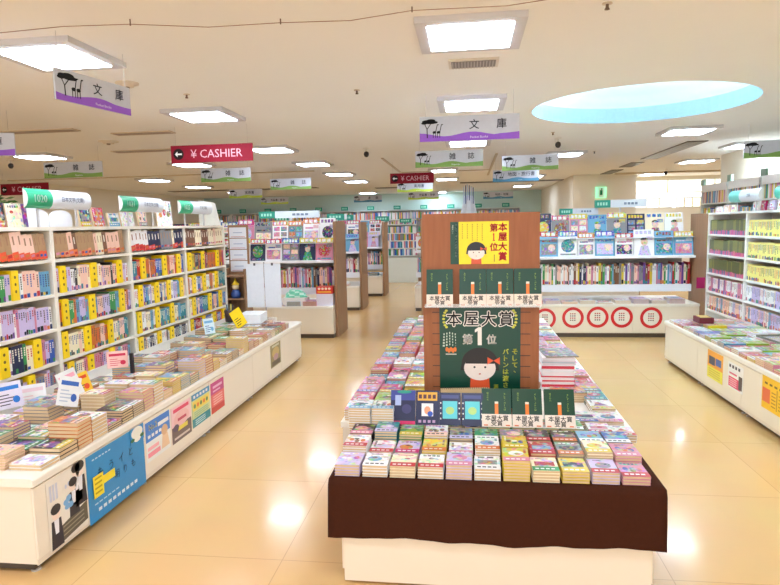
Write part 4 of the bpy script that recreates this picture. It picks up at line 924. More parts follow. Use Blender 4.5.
def pd(c1, c2):
    def f(m, fr, w, h):
        m.rect(fr, w * .1, h * .7, w * .9, h * .85, .0004, c1)
        for k in range(4): m.rect(fr, w * .12, h * (.14 + .12 * k), w * (.5 + .1 * (k % 3)), h * (.18 + .12 * k), .0004, c2)
        m.ell(fr, w * .75, h * .3, w * .14, h * .14, .0006, c1, 10)
    return f
for lb, px, py, pz, ry, w_, h_, c1, c2, bg in (
    ('tilted white card with blue column standing on the left book stacks', -2.3, 3.16, .6, .35, .13, .17, (70, 110, 190), (190, 200, 215), W),
    ('pink-and-white handwritten card right of the tilted white card', -2.38, 3.36, .6, -.25, .12, .17, (240, 170, 190), (240, 150, 90), W),
    ('white card with faint pink lines leaning at the left shelves', -2.74, 3.46, .49, .06, .16, .15, (245, 215, 220), (240, 205, 210), (248, 246, 246)),
    ('patterned card with blue and red foot at the left shelves', -2.76, 3.29, .54, 0, .15, .16, (60, 130, 215), (90, 80, 100), (232, 226, 240)),
    ('red and pink price card in a black clip on the left stacks', -2.5, 4.02, .62, .1, .16, .12, (215, 60, 90), (220, 90, 110), (250, 200, 190)),
    ('small orange and red card behind the pink card', -2.5, 3.62, .54, -.2, .13, .14, (235, 90, 50), (60, 60, 60), (245, 200, 60)),
    ('pale blue card near the far left stacks', -2.45, 5.5, .6, 0, .12, .15, (120, 180, 220), (60, 90, 150), (215, 235, 245)),
    ('yellow card with black side leaning at the far left stacks', -2.3, 5.95, .6, -.4, .14, .19, (250, 215, 30), (90, 60, 40), (250, 215, 30))):
    pop_card(lb, (px, py, pz), (radians(-12), ry, radians(62)), w_, h_, pd(c1, c2), bg)
MBk = MB().box(-.012, .012, -.01, .01, 0, .15, (40, 36, 40)); tag(MBk.build('card_clip', PLAST, loc=(-2.44, 4.1, .56)), 'black upright clip beside the red price card', 'clip')

# ================================================================== BOOKS ON THE RIGHT COUNTER
rc = Pool(); rr = random.Random(31)
rk = ['white', 'lavender', 'white', 'pink', 'skyblue', 'lime', 'red', 'yellow', 'purple', 'cream', 'white', 'peach', 'magenta']
y = 7.02; r = 0
while y > 3.9:
    wv = .14
    for k, (x, l) in enumerate(((2.3, .182), (2.49, .182), (2.68, .182), (2.87, .182))):
        c = (rr.choice(rk), rr.choice(rk), rr.choice(rk), rr.choice(['white', 'pink', 'lime', None, 'teal', 'white']))
        n = rr.choice([2, 2, 3, 3, 4]); t = .014
        if r == 5 and k < 2: c = ('blue', 'skyblue', 'skyblue', None); n = 2
        stack(rr, x, y - wv / 2, CTOP, n, t, wv, l, c, -pi / 2, '%s from aisle, %s row from far, right counter' % (ORD[k], ordn(r)), 'stacks on the right counter', pool=rc, pr=y * -5, name='paperbound', noun='paperbound')  # also paperbacks, with a name used for this counter alone
    y -= wv + .006; r += 1
rc.flush(230, 'paperback_stacks', 'small low paperback stacks on the right counter', 'books')
tag(MB().box(-.07, .07, -.09, .09, 0, .06, (110, 30, 44)).box(-.05, .05, -.07, .07, .0605, .064, (232, 205, 120)).build('gift_box', PLAST, loc=(2.42, 6.62, .532)), 'dark red box with gold lid panel on the right counter', 'box')
o = thing('glass_tray', 'flat clear tray with dark rim on the right counter stacks', 'tray', (2.72, 5.62, .534), .1)
MB().box(-.14, .14, -.17, .17, 0, .006, (190, 200, 180)).build('tray_base', GLASS, o)
m = MB()
for a in ((-.14, .14, -.17, -.162), (-.14, .14, .162, .17), (-.14, -.132, -.162, .162), (.132, .14, -.162, .162)): m.box(*a, .006, .022, (120, 120, 105))
m.build('tray_rim', PLAST, o)

# ================================================================== ON TOP OF THE LEFT BOOKCASE
def light_header(name, label, x, y0, y1, z0, z1, green, numb, txt, face, group):
    """rounded oval aisle header: convex front, green field with number on the left"""
    L = abs(y1 - y0); h = z1 - z0; rz = pi / 2 if face > 0 else -pi / 2
    o = thing(name, label, 'shelf sign', (x, (y0 + y1) / 2, z0), rz, group); N = 8; m = MB(); D = .035
    def yy(v): return -D * sin(pi * v / h) ** .6 if 0 < v < h else 0
    for i in range(N):
        v0, v1 = h * i / N, h * (i + 1) / N
        for a, b_, c in ((-L / 2, -L / 2 + L * .36, green), (-L / 2 + L * .36, L / 2, (225, 232, 242))):
            m.poly([(a, yy(v0), v0), (b_, yy(v0), v0), (b_, yy(v1), v1), (a, yy(v1), v1)], c)
    for s in (-1, 1):
        pts = [(s * L / 2, yy(h * i / N), h * i / N) for i in range(N + 1)]; pts = pts if s > 0 else pts[::-1]
        m.poly(pts[::-1] if False else pts, (235, 240, 242))
    m.poly([(-L / 2, 0, 0), (-L / 2, 0, h), (L / 2, 0, h), (L / 2, 0, 0)], W); m.build('sign_body', PLAST, o)
    fr = Fr((-L / 2, -D - .0015, 0), (1, 0, 0), (0, 0, 1)); p = MB()
    if numb: p.text(fr, numb, h * .52, L * .18, h * .5, 0, (225, 250, 235), .03, maxw=L * .24)
    if txt: p.text(fr, txt, h * .3, L * .68, h * .5, 0, (120, 128, 150), .01, maxw=L * .5)
    if p.v: p.build('sign_print', PAPER, o)
    for s in (-1, 1): MB().box(s * L * .3 - .008, s * L * .3 + .008, .002, .012, -(z0 - (1.635 if face > 0 else 1.675)) if face else 0, h * .4, (210, 210, 215)).build('bracket', METAL, o)
    return o
TG = (42, 178, 130)
light_header('shelf_sign', 'white and green rounded header reading 1020 on the left bookcase', -2.83, 3.63, 4.3, 1.757, 1.885, TG, '1020', '日本文学(文庫)', 1, 'green numbered headers')
light_header('shelf_sign', 'green and white header second along the left bookcase', -2.83, 4.72, 5.4, 1.757, 1.885, TG, '1021', '日本文学(文庫)', 1, 'green numbered headers')
light_header('shelf_sign', 'green and white header third along the left bookcase', -2.83, 5.75, 6.5, 1.757, 1.885, TG, '1022', '文学(文庫)', 1, 'green numbered headers')
light_header('shelf_sign', 'pale blue header with teal field on the right bookcase', 2.98, 7.45, 6.72, 1.775, 1.905, (110, 205, 195), '', '文庫', -1, 'headers on the right bookcase')
light_header('shelf_sign', 'teal header cut by the right edge on the right bookcase', 2.98, 6.4, 5.7, 1.775, 1.905, (80, 190, 170), '', '文庫', -1, 'headers on the right bookcase')
def face_book(label, loc, rotz, w, h, t, base, acc, pic, band, seed, lean=8, name='hardcover_book', cat='book', group=None):
    r_ = random.Random(seed); m = MB().box(-w / 2, w / 2, 0, t, 0, h, PAL[base], {'t': CREAM, 'l': CREAM}); cover_art(m, Fr((-w / 2, 0, 0), (1, 0, 0), (0, 0, 1)), w, h, r_, base, acc, pic, band)
    o = m.build(name, PRINT, loc=loc, rot=(radians(-lean), 0, rotz)); return tag(o, label, cat, group)
BT2 = 1.636
def dome_card(label, y0, y1, h, x=-2.9):
    w = y1 - y0; m = MB(); pts = [(-w / 2, 0), (w / 2, 0), (w / 2, h * .55)] + [(w / 2 * cos(a), h * .55 + h * .45 * sin(a)) for a in [pi * k / 12 for k in range(1, 12)]] + [(-w / 2, h * .55)]
    n = len(pts); m.poly([(u, 0, v) for u, v in pts], (238, 240, 246)); m.poly([(u, .008, v) for u, v in pts][::-1], (238, 240, 246))
    for i in range(n): a, b_ = pts[i], pts[(i + 1) % n]; m.poly([(a[0], 0, a[1]), (a[0], .008, a[1]), (b_[0], .008, b_[1]), (b_[0], 0, b_[1])], (230, 232, 238))
    tag(m.build('header_card', PAPER, loc=(x, (y0 + y1) / 2, BT2), rot=(0, 0, pi / 2)), label, 'card')
dome_card('big white rounded card at the left edge on the bookcase top', 2.95, 3.5, .15)
dome_card('white arched card below the 1020 header, left one', 3.72, 4.02, .13, -2.95)
dome_card('white arched card below the 1020 header, right one', 4.03, 4.28, .12, -2.95)
face_book('cream and maroon book propped on the bookcase top below the red sign', (-2.87, 3.6, BT2), pi / 2, .14, .15, .02, 'cream', 'red', 'peach', None, 3, 6)
face_book('dark book leaning beside the cream one at the left bookcase top', (-2.88, 3.5, BT2), pi / 2, .05, .15, .03, 'black', 'red', 'grey', 'red', 4, 4)
face_book('maroon book edge on right of the cream one on bookcase top', (-2.88, 3.7, BT2), pi / 2, .05, .15, .03, 'purple', 'red', 'purple', None, 4, 4)
face_book('dark framed picture book on the left bookcase top', (-2.9, 4.38, BT2), pi / 2, .13, .14, .015, 'navy', 'yellow', 'grey', 'yellow', 5)
face_book('bright red-orange book on the left bookcase top', (-2.9, 4.55, BT2), pi / 2, .14, .15, .015, 'red', 'orange', 'orange', 'orange', 6)
face_book('teal and white book on top before the second header', (-2.9, 4.76, BT2), pi / 2, .15, .11, .015, 'white', 'teal', 'teal', 'skyblue', 7)
face_book('white card under the second header', (-2.92, 5.0, BT2), pi / 2, .2, .12, .01, 'white', 'lavender', 'white', None, 8)
face_book('peach and pink book right of the second header on the bookcase top', (-2.92, 5.25, BT2), pi / 2, .14, .13, .015, 'peach', 'brown', 'cream', 'grey', 9)
face_book('white poster with pink and blue figures between second and third header', (-2.9, 5.62, BT2), pi / 2, .3, .24, .008, 'white', 'red', 'skyblue', None, 12, 4)
# big white curved board at the far end
m = MB(); N = 10
for i in range(N):
    a0, a1 = i / N, (i + 1) / N; f = lambda a: (-.28 + .56 * a, .05 * sin(pi * a) * -1); p0, p1 = f(a0), f(a1)
    zt0, zt1 = .27 - .02 * a0, .27 - .02 * a1
    for q in range(2):
        d = .004 * q; pts = [(p0[0], p0[1] + d, 0), (p1[0], p1[1] + d, 0), (p1[0] * .8, p1[1] + d + .03, zt1), (p0[0] * .8, p0[1] + d + .03, zt0)]; m.poly(pts if q == 0 else pts[::-1], (240, 242, 236))
    m.poly([(p0[0] * .8, p0[1] + .03, zt0), (p1[0] * .8, p1[1] + .03, zt1), (p1[0] * .8, p1[1] + .034, zt1), (p0[0] * .8, p0[1] + .034, zt0)], W)
tag(m.build('display_board', PAPER, loc=(-2.87, 6.6, BT2), rot=(0, 0, pi / 2)), 'large white curved board at the far end of the left bookcase top', 'display board')
# plant-patterned panel and others behind
o = thing('potted_plant', 'leafy green plant behind the left bookcase below the red sign', 'plant', (-5.2, 6.05, 0))
MB().lathe([(.001, 0), (.14, 0), (.18, .32), (.16, .32), (.15, .28), (.001, .28)], 0, 0, (200, 195, 185), 18).build('pot', PLAST, o, smooth=True)
rp = random.Random(9); m = MB()
m.tube([(0, 0, .27), (.01, .01, .9), (0, 0, 1.55)], [.02, .016, .01], (110, 90, 60), 8); m.build('stem', PAPER, o)
m = MB()
for k in range(230):
    a, e, rr_ = rp.uniform(0, 2 * pi), rp.uniform(-1, 1), rp.uniform(.08, .3); c = Vector((cos(a) * rr_, sin(a) * rr_, 1.72 + e * .26)); d = Vector((cos(a), sin(a), rp.uniform(-.3, .6))).normalized(); s_ = d.orthogonal().normalized() * .022; L = .09
    m.poly([c - d * .02, c + d * L * .5 + s_, c + d * L, c + d * L * .5 - s_], rp.choice([(70, 115, 60), (95, 140, 80), (50, 95, 55), (130, 165, 110)]))
m.build('foliage', PAPER, o)

# ================================================================== MAGAZINE RACK UNITS
def rack(label, x0, x1, y, group, depth=.75, ztop=1.62, ends=(1, 1), ey=(.12, .8), tiers=2, seed=1, magw=.262, where='', books_=True, rings=(), seams=(), signs=(), individual=True, pool=None, extra=True):
    """gondola facing -y: low cabinet with worktop, book shelf, wide shelf with tilted magazines, wooden end panels"""
    rq = random.Random(seed); wd = x1 - x0; cx = (x0 + x1) / 2
    o = thing('magazine_rack', label, 'magazine rack', (cx, y, 0), 0, group); hw = wd / 2
    MB().box(-hw, hw, .012, depth + .25, .06, .43, (238, 230, 214)).build('base_cabinet', LAMI, o)
    segs = [-hw] + list(seams) + [hw]
    for a, b_ in zip(segs[:-1], segs[1:]): MB().box(a + .002, b_ - .002, 0, .0115, .075, .425, (240, 230, 212)).build('cabinet_door', LAMI, o)
    MB().box(-hw + .01, hw - .01, .03, depth + .2, .0, .0595, (80, 66, 54)).build('plinth', METAL, o)
    MB().box(-hw, hw, -.012, depth + .25, .432, .465, (244, 240, 230)).build('worktop', LAMI, o)
    MB().box(-hw, hw, .33, depth, .60, .70, (240, 242, 246)).build('book_step', LAMI, o)
    MB().box(-hw, hw, depth + .0, depth + .015, .7005, ztop - .02, (196, 190, 186)).build('back_panel', LAMI, o)
    MB().box(-hw, hw, .2, depth - .001, 1.075, 1.105, (244, 244, 246)).build('wide_shelf', LAMI, o)
    for t_ in range(tiers): MB().box(-hw + .002, hw - .002, .27 + .14 * t_, .275 + .14 * t_, 1.106, 1.112 + .26 * t_, (225, 232, 238)).build('magazine_ledge', LAMI, o)
    for t_ in range(1, tiers): MB().box(-hw + .002, hw - .002, .2755 + .14 * t_ - .14 + .005, .27 + .14 * t_ - .001, 1.106 + .25 * t_, 1.1115 + .25 * t_, (225, 232, 238)).build('tier_step', LAMI, o)
    for s, on in zip((-1, 1), ends):
        if on: MB().box(min(s * (hw + .003), s * (hw + .045)), max(s * (hw + .003), s * (hw + .045)), ey[0], ey[1], 0, ztop + .05, (165, 128, 92)).build('end_panel', WOODP, o)
    pool = pool if pool is not None else Pool()
    # magazines in tiers
    for t_ in range(tiers):
        x = x0 + .01; i = 0; z = 1.1065 if t_ == 0 else 1.1125 + .25 * t_
        while x + magw * .8 < x1:
            w_ = min(magw * rq.uniform(.85, 1.05), x1 - x - .004); h_ = rq.uniform(.32, .37)
            b = rq.choice(['white', 'skyblue', 'white', 'lavender', 'white', 'white', 'cream', 'white', 'grey', 'pink', 'white', 'navy', 'skyblue']); a = rq.choice(list(PAL)[:16]); p_ = rq.choice(list(PAL)[:16]); bd_ = rq.choice(['red', 'blue', 'yellow', 'orange', 'magenta', None, None])
            m = MB().box(-w_ / 2, w_ / 2, 0, .007, 0, h_, PAL[b]); mg_art(m, Fr((-w_ / 2, 0, 0), (1, 0, 0), (0, 0, 1)), w_, h_, rq, b, a, p_, bd_)
            pool.add(y, m, 'magazine', (x + w_ / 2, y + .283 + .14 * t_, z), (radians(-9), 0, 0), '%s magazine%s, %s from left, %s tier, %s' % (cname(b), (' with %s' % cname(bd_)) if bd_ else '', ordn(i), ('lower', 'upper', 'top')[t_], where), 'magazine', 'magazines ' + where, PRINT)
            x += w_ + .008; i += 1
    if books_:
        x = x0 + .03; i = 0
        while x < x1 - .05:
            t = rq.uniform(.014, .034); h_ = rq.uniform(.25, .31); b = rq.choice(['white', 'pink', 'red', 'white', 'cream', 'grey', 'yellow', 'navy', 'green', 'white', 'lavender', 'peach', 'skyblue', 'peach', 'purple', 'brown', 'white', 'pink'])
            pool.add(y, spine_mb(rq, t, h_, .2, b), 'hardcover_book', (x, y + .345, .7005), (0, 0, 0), '%s-spined book, %s from left, low row, %s' % (cname(b), ordn(i), where), 'book', 'books ' + where, PRINT)
            x += t + .001; i += 1
    if extra:
        x = x0 + .12; i = 0
        while x < x1 - .14:
            n = rq.choice([2, 3, 5, 7]); b = rq.choice(['white', 'skyblue', 'white', 'pink', 'lavender', 'grey', 'peach']); 
            for k in range(n):
                pool.add(y + .1, flat_book(rq, .2, .27, .009, b, rq.choice(['red', 'blue', 'pink']), rq.choice(['skyblue', 'magenta', 'grey']), None, art=k == n - 1), 'magazine', (x, y + .155, .4655 + .0095 * k), (0, 0, 0), ('%s magazine topping flat pile, %s from left, %s' if k == n - 1 else '%s magazine lower in flat pile, %s from left, %s') % (cname(b), ordn(i), where), 'magazine', 'flat magazine piles ' + where, PRINT)
            x += .235; i += 1
    return o, pool
def mg_art(m, fr, w, h, rng, b, a, p_, bd_):
    BUSY[0] = .25
    d = .0004
    if bd_: m.rect(fr, 0, h * .78, w, h, d, PAL[bd_])
    tcol = W if bd_ and sum(PAL[bd_]) < 560 else PAL[a]
    n = rng.randint(3, 5)
    for k in range(n): m.rect(fr, w * (.08 + .84 * k / n), h * .82, w * (.08 + .84 * (k + .75) / n), h * .95, d * 2, tcol)
    st = rng.randint(0, 3)
    if st == 0:                                                 # portrait
        m.pts2(fr, [(w * .2, 0), (w * .85, 0), (w * .7, h * .38), (w * .35, h * .38)], d * 2, PAL[p_]); m.ell(fr, w * .52, h * .52, w * .17, h * .15, d * 3, (238, 200, 178), 12); m.ell(fr, w * .52, h * .6, w * .19, h * .1, d * 4, (60, 40, 36), 12, 0, pi)
    elif st == 1:
        for k in range(6): m.rect(fr, w * (.08 + .47 * (k % 2)), h * (.06 + .24 * (k // 2)), w * (.46 + .47 * (k % 2)), h * (.25 + .24 * (k // 2)), d * 2, PAL[rng.choice([p_, a, 'orange', 'grey', 'skyblue', 'peach'])])
    elif st == 2: m.ell(fr, w * .5, h * .42, w * .36, h * .26, d * 2, PAL[p_], 14); m.rect(fr, w * .1, h * .06, w * .9, h * .12, d * 2, PAL[a])
    else:
        m.rect(fr, w * .08, h * .08, w * .92, h * .5, d * 2, PAL[p_]); m.rect(fr, w * .12, h * .58, w * .6, h * .64, d * 2, PAL[a]); m.ell(fr, w * .65, h * .35, w * .2, h * .14, d * 3, PAL['peach'], 10)
    for k in range(3): m.rect(fr, w * .62, h * (.6 + .05 * k), w * .94, h * (.63 + .05 * k), d * 5, PAL[a])
    BUSY[0] = 1.0
oL, pl = rack('magazine rack with wooden end panel left of the middle aisle', -4.5, -1.915, 8.46, 'magazine racks', seed=4, where='rack left of aisle', seams=(-.5, .4))
pl.flush(170, 'paperback_rows', 'small books of the left rack', 'books')
oR, pr_ = rack('long magazine rack with red ring posters below, right of middle', -.6, 3.09, 8.6, 'magazine racks', seed=15, where='ring poster rack', ey=(-.2, .45), seams=(-1.0, 0.0, .985))
pr_.flush(220, 'paperback_rows', 'small books of the right rack', 'books')
for i, x in enumerate((1.06, 1.435, 1.765, 2.085, 2.47)):
    fr = Fr((0, 0, 0), (1, 0, 0), (0, 0, 1)); m = MB(); n = 32
    m.pts2(fr, [(.14 * cos(2 * pi * k / n), .128 * sin(2 * pi * k / n)) for k in range(n)], .0015, (240, 234, 222))
    m.ring(fr, 0, 0, .106, .146, .0022, (214, 40, 44)); rq = random.Random(i)
    for k in range(4):
        for q in range(3): m.rect(fr, -.04 + q * .028, .045 - k * .03, -.022 + q * .028, .062 - k * .03, .003, (120, 96, 96) if k % 2 else (190, 70, 70))
    m.pts2(fr, [(.145 * cos(-2 * pi * k / n), .145 * sin(-2 * pi * k / n)) for k in range(n)], .0002, W)
    tag(m.build('round_poster', PRINT, loc=(x, 8.5998, (.262, .278, .283, .283, .275)[i])), 'round white poster with thick red ring, %s from left on right rack base' % ORD[i], 'poster', 'red ring posters')
_, p2 = rack('second magazine rack behind, left of the middle aisle', -4.6, -2.05, 11.3, 'magazine racks', seed=7, where='second left rack', seams=(0,)); p2.flush(45, 'magazine_rows', 'small magazines and books on the second left rack', 'magazines')
_, p3_ = rack('third magazine rack farther back, left of the middle aisle', -4.6, -1.93, 13.6, 'magazine racks', seed=9, where='third left rack', seams=(0,)); p3_.flush(20, 'magazine_rows', 'tiny magazines and books on the third left rack', 'magazines')
_, p4 = rack('rack behind the wooden board, right of the middle aisle', -.98, 3.0, 11.2, 'magazine racks', seed=12, where='rear right rack', seams=(0,), ends=(0, 1)); p4.flush(20, 'magazine_rows', 'small magazines on the rear right rack', 'magazines')
# far aisle bookcase
def far_case(label, x, y, wd, ht, levels, seed, n=0, sname='far bookcase', wood=False, rotz=0, hb=.2):
    o = bookcase('bookcase', label, (x, y, 0), rotz, wd, ht, levels, .28, (232, 238, 232))
    rq = random.Random(seed); pool = Pool()
    for r, z in enumerate(levels):
        xx = .03
        while xx < wd - .06:
            t = rq.uniform(.02, .05); h_ = rq.uniform(hb * .8, hb)
            p = Vector((x, y, 0)) + Matrix.Rotation(rotz, 4, 'Z') @ Vector((xx, .03, 0)); p.z = z
            pool.add(r, MB().box(0, t, 0, .16, 0, h_, PAL[rq.choice(['white', 'peach', 'pink', 'lavender', 'skyblue', 'green', 'yellow', 'grey', 'orange', 'white', 'teal', 'cream', 'blue'])]), 'paperback_book', p, (0, 0, rotz), '', 'book', None, PRINT)
            xx += t + .001
    pool.flush(0, 'paperback_rows', 'tiny books filling the ' + sname, 'books')
    if wood:
        for s in (0, 1): MB().box(-.06 if s == 0 else wd + .002, -.002 if s == 0 else wd + .06, -.08, .3, 0, ht + .02, (165, 128, 92)).build('end_panel', WOODP, o)
        MB().box(.02, wd - .02, -.06, -.001, .0, .7, (226, 232, 222)).build('base_cabinet', LAMI, o)
    return o
far_case('distant bookcase with wooden sides at the end of middle aisle', -2.28, 17.0, .9, 1.62, (.75, .96, 1.17, 1.38), 40, sname='bookcase at the end of the middle aisle', wood=True)
# shelf signs above the racks
def top_sign(x, y, z, w_, h_, teal, label, fr_=.34, ht=.1):
    o = thing('shelf_sign', label, 'shelf sign', (x, y, z), 0, 'teal and white rack signs')
    if fr_ > 0: MB().box(-w_ / 2, -w_ / 2 + w_ * fr_, -.03, .02, 0, h_, teal).build('sign_field', PLAST, o)
    MB().box(-w_ / 2 + w_ * fr_ + .0005, w_ / 2, -.028, .018, 0, h_, (225, 235, 242)).build('sign_face', PLAST, o)
    p = MB(); f = Fr((0, -.0305, 0), (1, 0, 0), (0, 0, 1))
    for k in range(4): p.rect(f, -w_ / 2 + w_ * fr_ * (.14 + .18 * k), h_ * .3, -w_ / 2 + w_ * fr_ * (.26 + .18 * k), h_ * .7, 0, (170, 230, 210))
    if w_ > .5:
        for k in range(4): p.rect(f, w_ * (.06 + .07 * k), h_ * .35, w_ * (.11 + .07 * k), h_ * .65, .003, (130, 145, 165))
    p.build('sign_print', PAPER, o)
    MB().box(-.01, .01, -.005, .005, -ht, -.0005, (200, 205, 210)).build('post', METAL, o)
TEA = (38, 155, 130)
top_sign(-2.72, 9.18, 1.74, .95, .105, TEA, 'teal and white sign on top of the rack left of middle', .27, .14)
top_sign(-2.0, 9.3, 1.7, .3, .09, TEA, 'small teal sign right end on the left rack', .9, .1); top_sign(-4.0, 9.3, 1.64, .3, .09, TEA, 'small teal sign left end on the left rack', .9, .04)
top_sign(2.2, 9.3, 1.79, .72, .11, TEA, 'teal and white sign above the ring poster rack', .3, .19); top_sign(1.62, 9.35, 1.7, .55, .09, TEA, 'lower teal and grey sign left on the ring poster rack', .34, .1)
for i, (x, y, z) in enumerate(((-2.4, 12.05, 1.71), (-3.7, 12.05, 1.71), (-1.98, 14.35, 1.7), (-1.7, 17.0, 1.66), (-3.3, 14.35, 1.7))): top_sign(x, y, z, .36, .11, TEA, 'little teal sign on a rear rack, %s' % ['above the second rack', 'far left on the second rack', 'above the third rack', 'above the distant bookcase', 'far left on the third rack'][i], .92, .1 if i != 3 else .04)
# back wall: a run of bookcase bays with small signs
k = 0
for i in range(13):
    x = -9.4 + i * .93
    if x + .93 > 2.49: break
    far_case('pale bookcase bay on the back wall, %s from left' % ORD[i], x, 21.2, .92, 2.12, (.4, .8, 1.2, 1.5, 1.8), 100 + i, sname='back wall bay, %s from left' % ORD[i], hb=.26)
    top_sign(x + .46, 21.3, 2.14, .26, .13, TEA, 'tiny teal sign over the back wall shelves, %s from left' % ORD[i], .97, .018)
# white standee peeking above the board
o = thing('paper_standee', 'white and blue pointed paper decoration behind the wooden board top', 'decoration', (.02, 11.75, 1.67))
m = MB().lathe([(.2, 0), (.13, .22), (.09, .45), (.001, .46)], 0, 0, (225, 235, 248), 10); m.build('cone', PAPER, o)
m = MB()
for k in range(6): m.box(-.1 + k * .035, -.085 + k * .035, -.1, -.09, .3, .66 - .02 * abs(k - 2), (70, 90, 150) if k % 2 else (200, 215, 240))
m.build('spikes', PAPER, o); MB().box(-.012, .012, -.012, .012, -.02, .3, (200, 205, 210)).build('post', METAL, o)

# ---- wall bookcases beyond the right bookcase
for i in range(4):
    y_ = 11.3 - i * 1.1
    far_case('tall wall bookcase beyond the right row, %s from far end' % ORD[i], 4.02, y_, 1.08, 2.17, (.4, .8, 1.2, 1.55, 1.86), 60 + i, sname='right wall bookcase, %s from far end' % ORD[i], rotz=-pi / 2, hb=.25)
    m = MB().box(-.5, .5, -.008, 0, 0, .12, (240, 238, 232)); tag(m.build('fascia_board', PAPER, loc=(4.0195, y_ - .54, 2.05), rot=(0, 0, -pi / 2)), 'white fascia board on the right wall bookcase, %s from far end' % ORD[i], 'board')
    top = MB().box(-.07, .07, -.02, .02, 0, .1, (140, 170, 150)); tag(top.build('bay_marker', PLAST, loc=(4.05, y_, 2.171), rot=(0, 0, -pi / 2)), 'small grey-green marker on the right wall bookcase, %s from far end' % ORD[i], 'marker', 'bay markers')
# items on the right bookcase top
BT3 = 1.676
rz_ = -pi / 2
for lb, y_, w_, h_, b, a, p_, bd_ in (('white and pink book at the far end of right bookcase top', 8.0, .14, .07, 'white', 'pink', 'peach', 'pink'), ('peach book on right bookcase top', 7.8, .14, .08, 'peach', 'orange', 'white', None), ('cream book left of the post on right bookcase top', 7.6, .12, .08, 'cream', 'red', 'pink', None),
    ('white book with magenta picture on right bookcase top', 7.05, .12, .1, 'white', 'magenta', 'magenta', None), ('magenta book on right bookcase top', 6.88, .1, .1, 'magenta', 'white', 'pink', None), ('lavender book on right bookcase top under pale header', 6.7, .13, .1, 'lavender', 'magenta', 'white', 'pink'), ('white book on right bookcase top near the edge', 6.5, .15, .11, 'white', 'skyblue', 'pink', None)):
    face_book(lb, (3.06, y_, BT3), rz_, w_, h_, .02, b, a, p_, bd_, int(y_ * 10), 5)
tag(MB().box(-.006, .006, -.05, .05, 0, .14, (165, 30, 90)).build('shelf_card', PAPER, loc=(2.94, 8.178, .72), rot=(0, 0, pi / 2)), 'magenta strip card at the far end of right bookcase', 'card')
tag(MB().tube([(0, 0, 1.68), (.01, 0, 1.5), (0, .01, 1.2)], .012, (160, 165, 60), 6).build('hanging_tag', PAPER, loc=(3.01, 8.183, .05)), 'olive-yellow hanging tag at the far end of right bookcase', 'tag')

# ================================================================== FAR END OF THE LEFT COUNTER
ea = thing('wire_stand', 'wire stand holding two large white sheets at the counter end', 'stand', (-2.36, 6.86, CTOP))
m = MB()
for s in (-1, 1): m.tube([(s * .14, -.08, .006), (s * .14, .1, .006)], .006, (120, 120, 125), 6)
m.tube([(-.14, -.06, .02), (.14, -.06, .02)], .005, (120, 120, 125), 6); m.tube([(0, .02, .02), (0, .0, .5), (.0, .0, .73)], .006, (130, 130, 135), 6); m.tube([(-.14, .04, .012), (0, .03, .02), (.14, .04, .012)], .005, (130, 130, 135), 6)
m.build('wire_frame', METAL, ea)
for s in (-1, 1):
    q = MB(); z0, z1 = .2, .71; x0_, x1_ = (-.215, -.005) if s < 0 else (.005, .2)
    q.box(x0_, x1_, -.012 - (.004 if s > 0 else 0), -.009 - (.004 if s > 0 else 0), z0, z1, (226, 232, 240)); q.build('sheet', PAPER, ea)
    MB().box((x0_ + x1_) / 2 - .012, (x0_ + x1_) / 2 + .012, -.02, -.0165, z1 - .02, z1 + .01, (90, 90, 95)).build('clip', METAL, ea)
o = thing('acrylic_tray', 'clear low tray with dark slots under the white sheets', 'tray', (-2.36, 6.66, CTOP))
MB().box(-.17, .17, -.07, .07, 0, .006, W).box(-.17, .17, -.07, -.066, .006, .1, W).box(-.17, .17, .066, .07, .006, .1, W).build('tray_wall', GLASS, o)
m = MB()
for k in range(4): m.box(-.15 + k * .078, -.09 + k * .078, -.05, .05, .0065, .05, [(90, 90, 100), (210, 205, 200), (110, 105, 100), (230, 228, 225)][k])
m.build('leaflets', PAPER, o)
ls = thing('leaflet_stand', 'tall wooden leaflet rack with white sheets at the counter end', 'leaflet rack', (-2.86, 7.28, 0))
MB().box(-.13, .13, .1, .12, 0, 1.64, (170, 125, 85)).build('back_board', WOODP, ls)
for z in (.08, .5, .72, 1.0): MB().box(-.13, .13, -.12, .0995, z, z + .02, (205, 160, 105)).build('shelf', WOODP, ls)
for s in (-1, 1): MB().box(min(s * .131, s * .15), max(s * .131, s * .15), -.12, .12, 0, 1.1, (190, 145, 98)).build('side_panel', WOODP, ls)
for i, z in enumerate((1.06, 1.2, 1.34, 1.48)):
    tag(MB().box(-.11, .11, 0, .004, 0, .13, (228, 232, 240)).rect(Fr((-.11, -.0004, 0), (1, 0, 0), (0, 0, 1)), .02, .01, .2, .016, 0, (200, 100, 90)).rect(Fr((-.11, -.0004, 0), (1, 0, 0), (0, 0, 1)), .05, .06, .17, .07, 0, (170, 180, 205)).build('leaflet', PAPER, loc=(-2.86, 7.372, z)), 'white leaflet sheet on the wooden rack, %s from bottom' % ORD[i], 'leaflet', 'white leaflets on the wooden rack')
o = thing('figurine', 'small yellow-hatted blue figurine on the wooden rack shelf', 'figurine', (-2.86, 7.22, .741))
MB().lathe([(.001, 0), (.05, 0), (.06, .05), (.04, .1), (.001, .105)], 0, 0, (60, 90, 160), 14).build('body', PLAST, o, smooth=True); MB().lathe([(.001, .1), (.035, .11), (.045, .14), (.03, .175), (.001, .18)], 0, 0, (240, 215, 170), 14).build('head', PLAST, o, smooth=True); MB().lathe([(.05, .165), (.02, .2), (.001, .25)], 0, 0, (245, 205, 50), 12).build('hat', PLAST, o, smooth=True)
o = thing('pen_pot', 'dark brown round pot with small items near the counter end', 'pot', (-2.62, 6.42, CTOP + .1))
MB().lathe([(.001, 0), (.055, 0), (.062, .13), (.055, .13), (.05, .02), (.001, .018)], 0, 0, (70, 48, 50), 18).build('pot_body', PLAST, o, smooth=True)
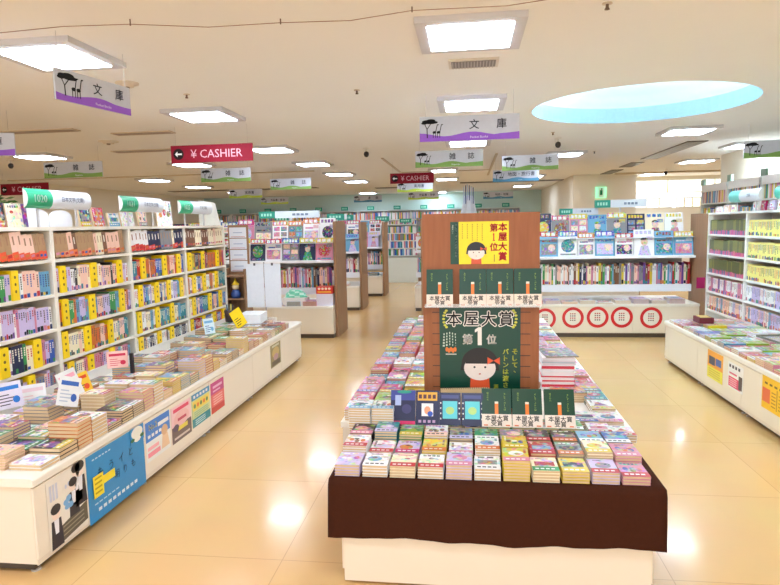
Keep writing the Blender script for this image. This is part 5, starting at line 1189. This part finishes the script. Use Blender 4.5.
for k, c in enumerate(((60, 60, 70), (235, 225, 120), (70, 120, 170), (90, 90, 60))): MB().tube([(.02 * cos(k * 1.6), .02 * sin(k * 1.6), .021), (.035 * cos(k * 1.6), .035 * sin(k * 1.6), .19)], .007, c, 6).build('pen', PLAST, o)
tag(MB().box(-.12, .12, -.16, .16, 0, .1, (238, 240, 244)).build('paper_box', PAPER, loc=(-2.35, 6.4, CTOP + .1), rot=(0, 0, .1)), 'plain white box near the far end of left counter', 'box')
# on the left rack worktop
o = thing('book_box', 'red and white display box with orange top at the right end of left rack', 'box', (-2.05, 8.62, .466))
MB().box(-.12, .12, -.1, .1, 0, .17, (226, 222, 235)).build('lower_box', PAPER, o)
m = MB().box(-.12, .12, -.1, .1, .171, .27, (222, 50, 40)); fr = Fr((-.12, -.1, .171), (1, 0, 0), (0, 0, 1))
for k in range(4): m.ell(fr, .045 + .05 * k, .075, .02, .018, .0006, (248, 220, 200), 10)
m.rect(fr, .02, .015, .22, .04, .0006, (245, 170, 60)); m.build('upper_box', PRINT, o)
o = thing('paper_bag', 'crumpled pale green bag on the left rack worktop', 'bag', (-2.5, 8.62, .58))
rq = random.Random(2); pr = []
m = MB(); N = 12
for i in range(6):
    z = .11 * i / 5; r_ = .13 * (1 - .5 * (i / 5) ** 2)
    pr.append([(r_ * 1.3 * cos(2 * pi * j / N) * rq.uniform(.85, 1.1), r_ * .6 * sin(2 * pi * j / N) * rq.uniform(.85, 1.1), z if i in (0,) else z + rq.uniform(-.008, .008)) for j in range(N)])
for i in range(5):
    for j in range(N): m.poly([pr[i][j], pr[i][(j + 1) % N], pr[i + 1][(j + 1) % N], pr[i + 1][j]], (110, 200, 165) if (i + j) % 3 else (200, 232, 215))
m.poly(pr[5], (150, 215, 190)); m.poly(pr[0][::-1], (110, 200, 165)); m.build('bag_body', PLAST, o)
tag(MB().box(-.17, .17, -.12, .12, 0, .112, (238, 236, 232)).build('paper_box', PAPER, loc=(-2.5, 8.62, .466)), 'white flat box under the pale green bag on left rack', 'box')
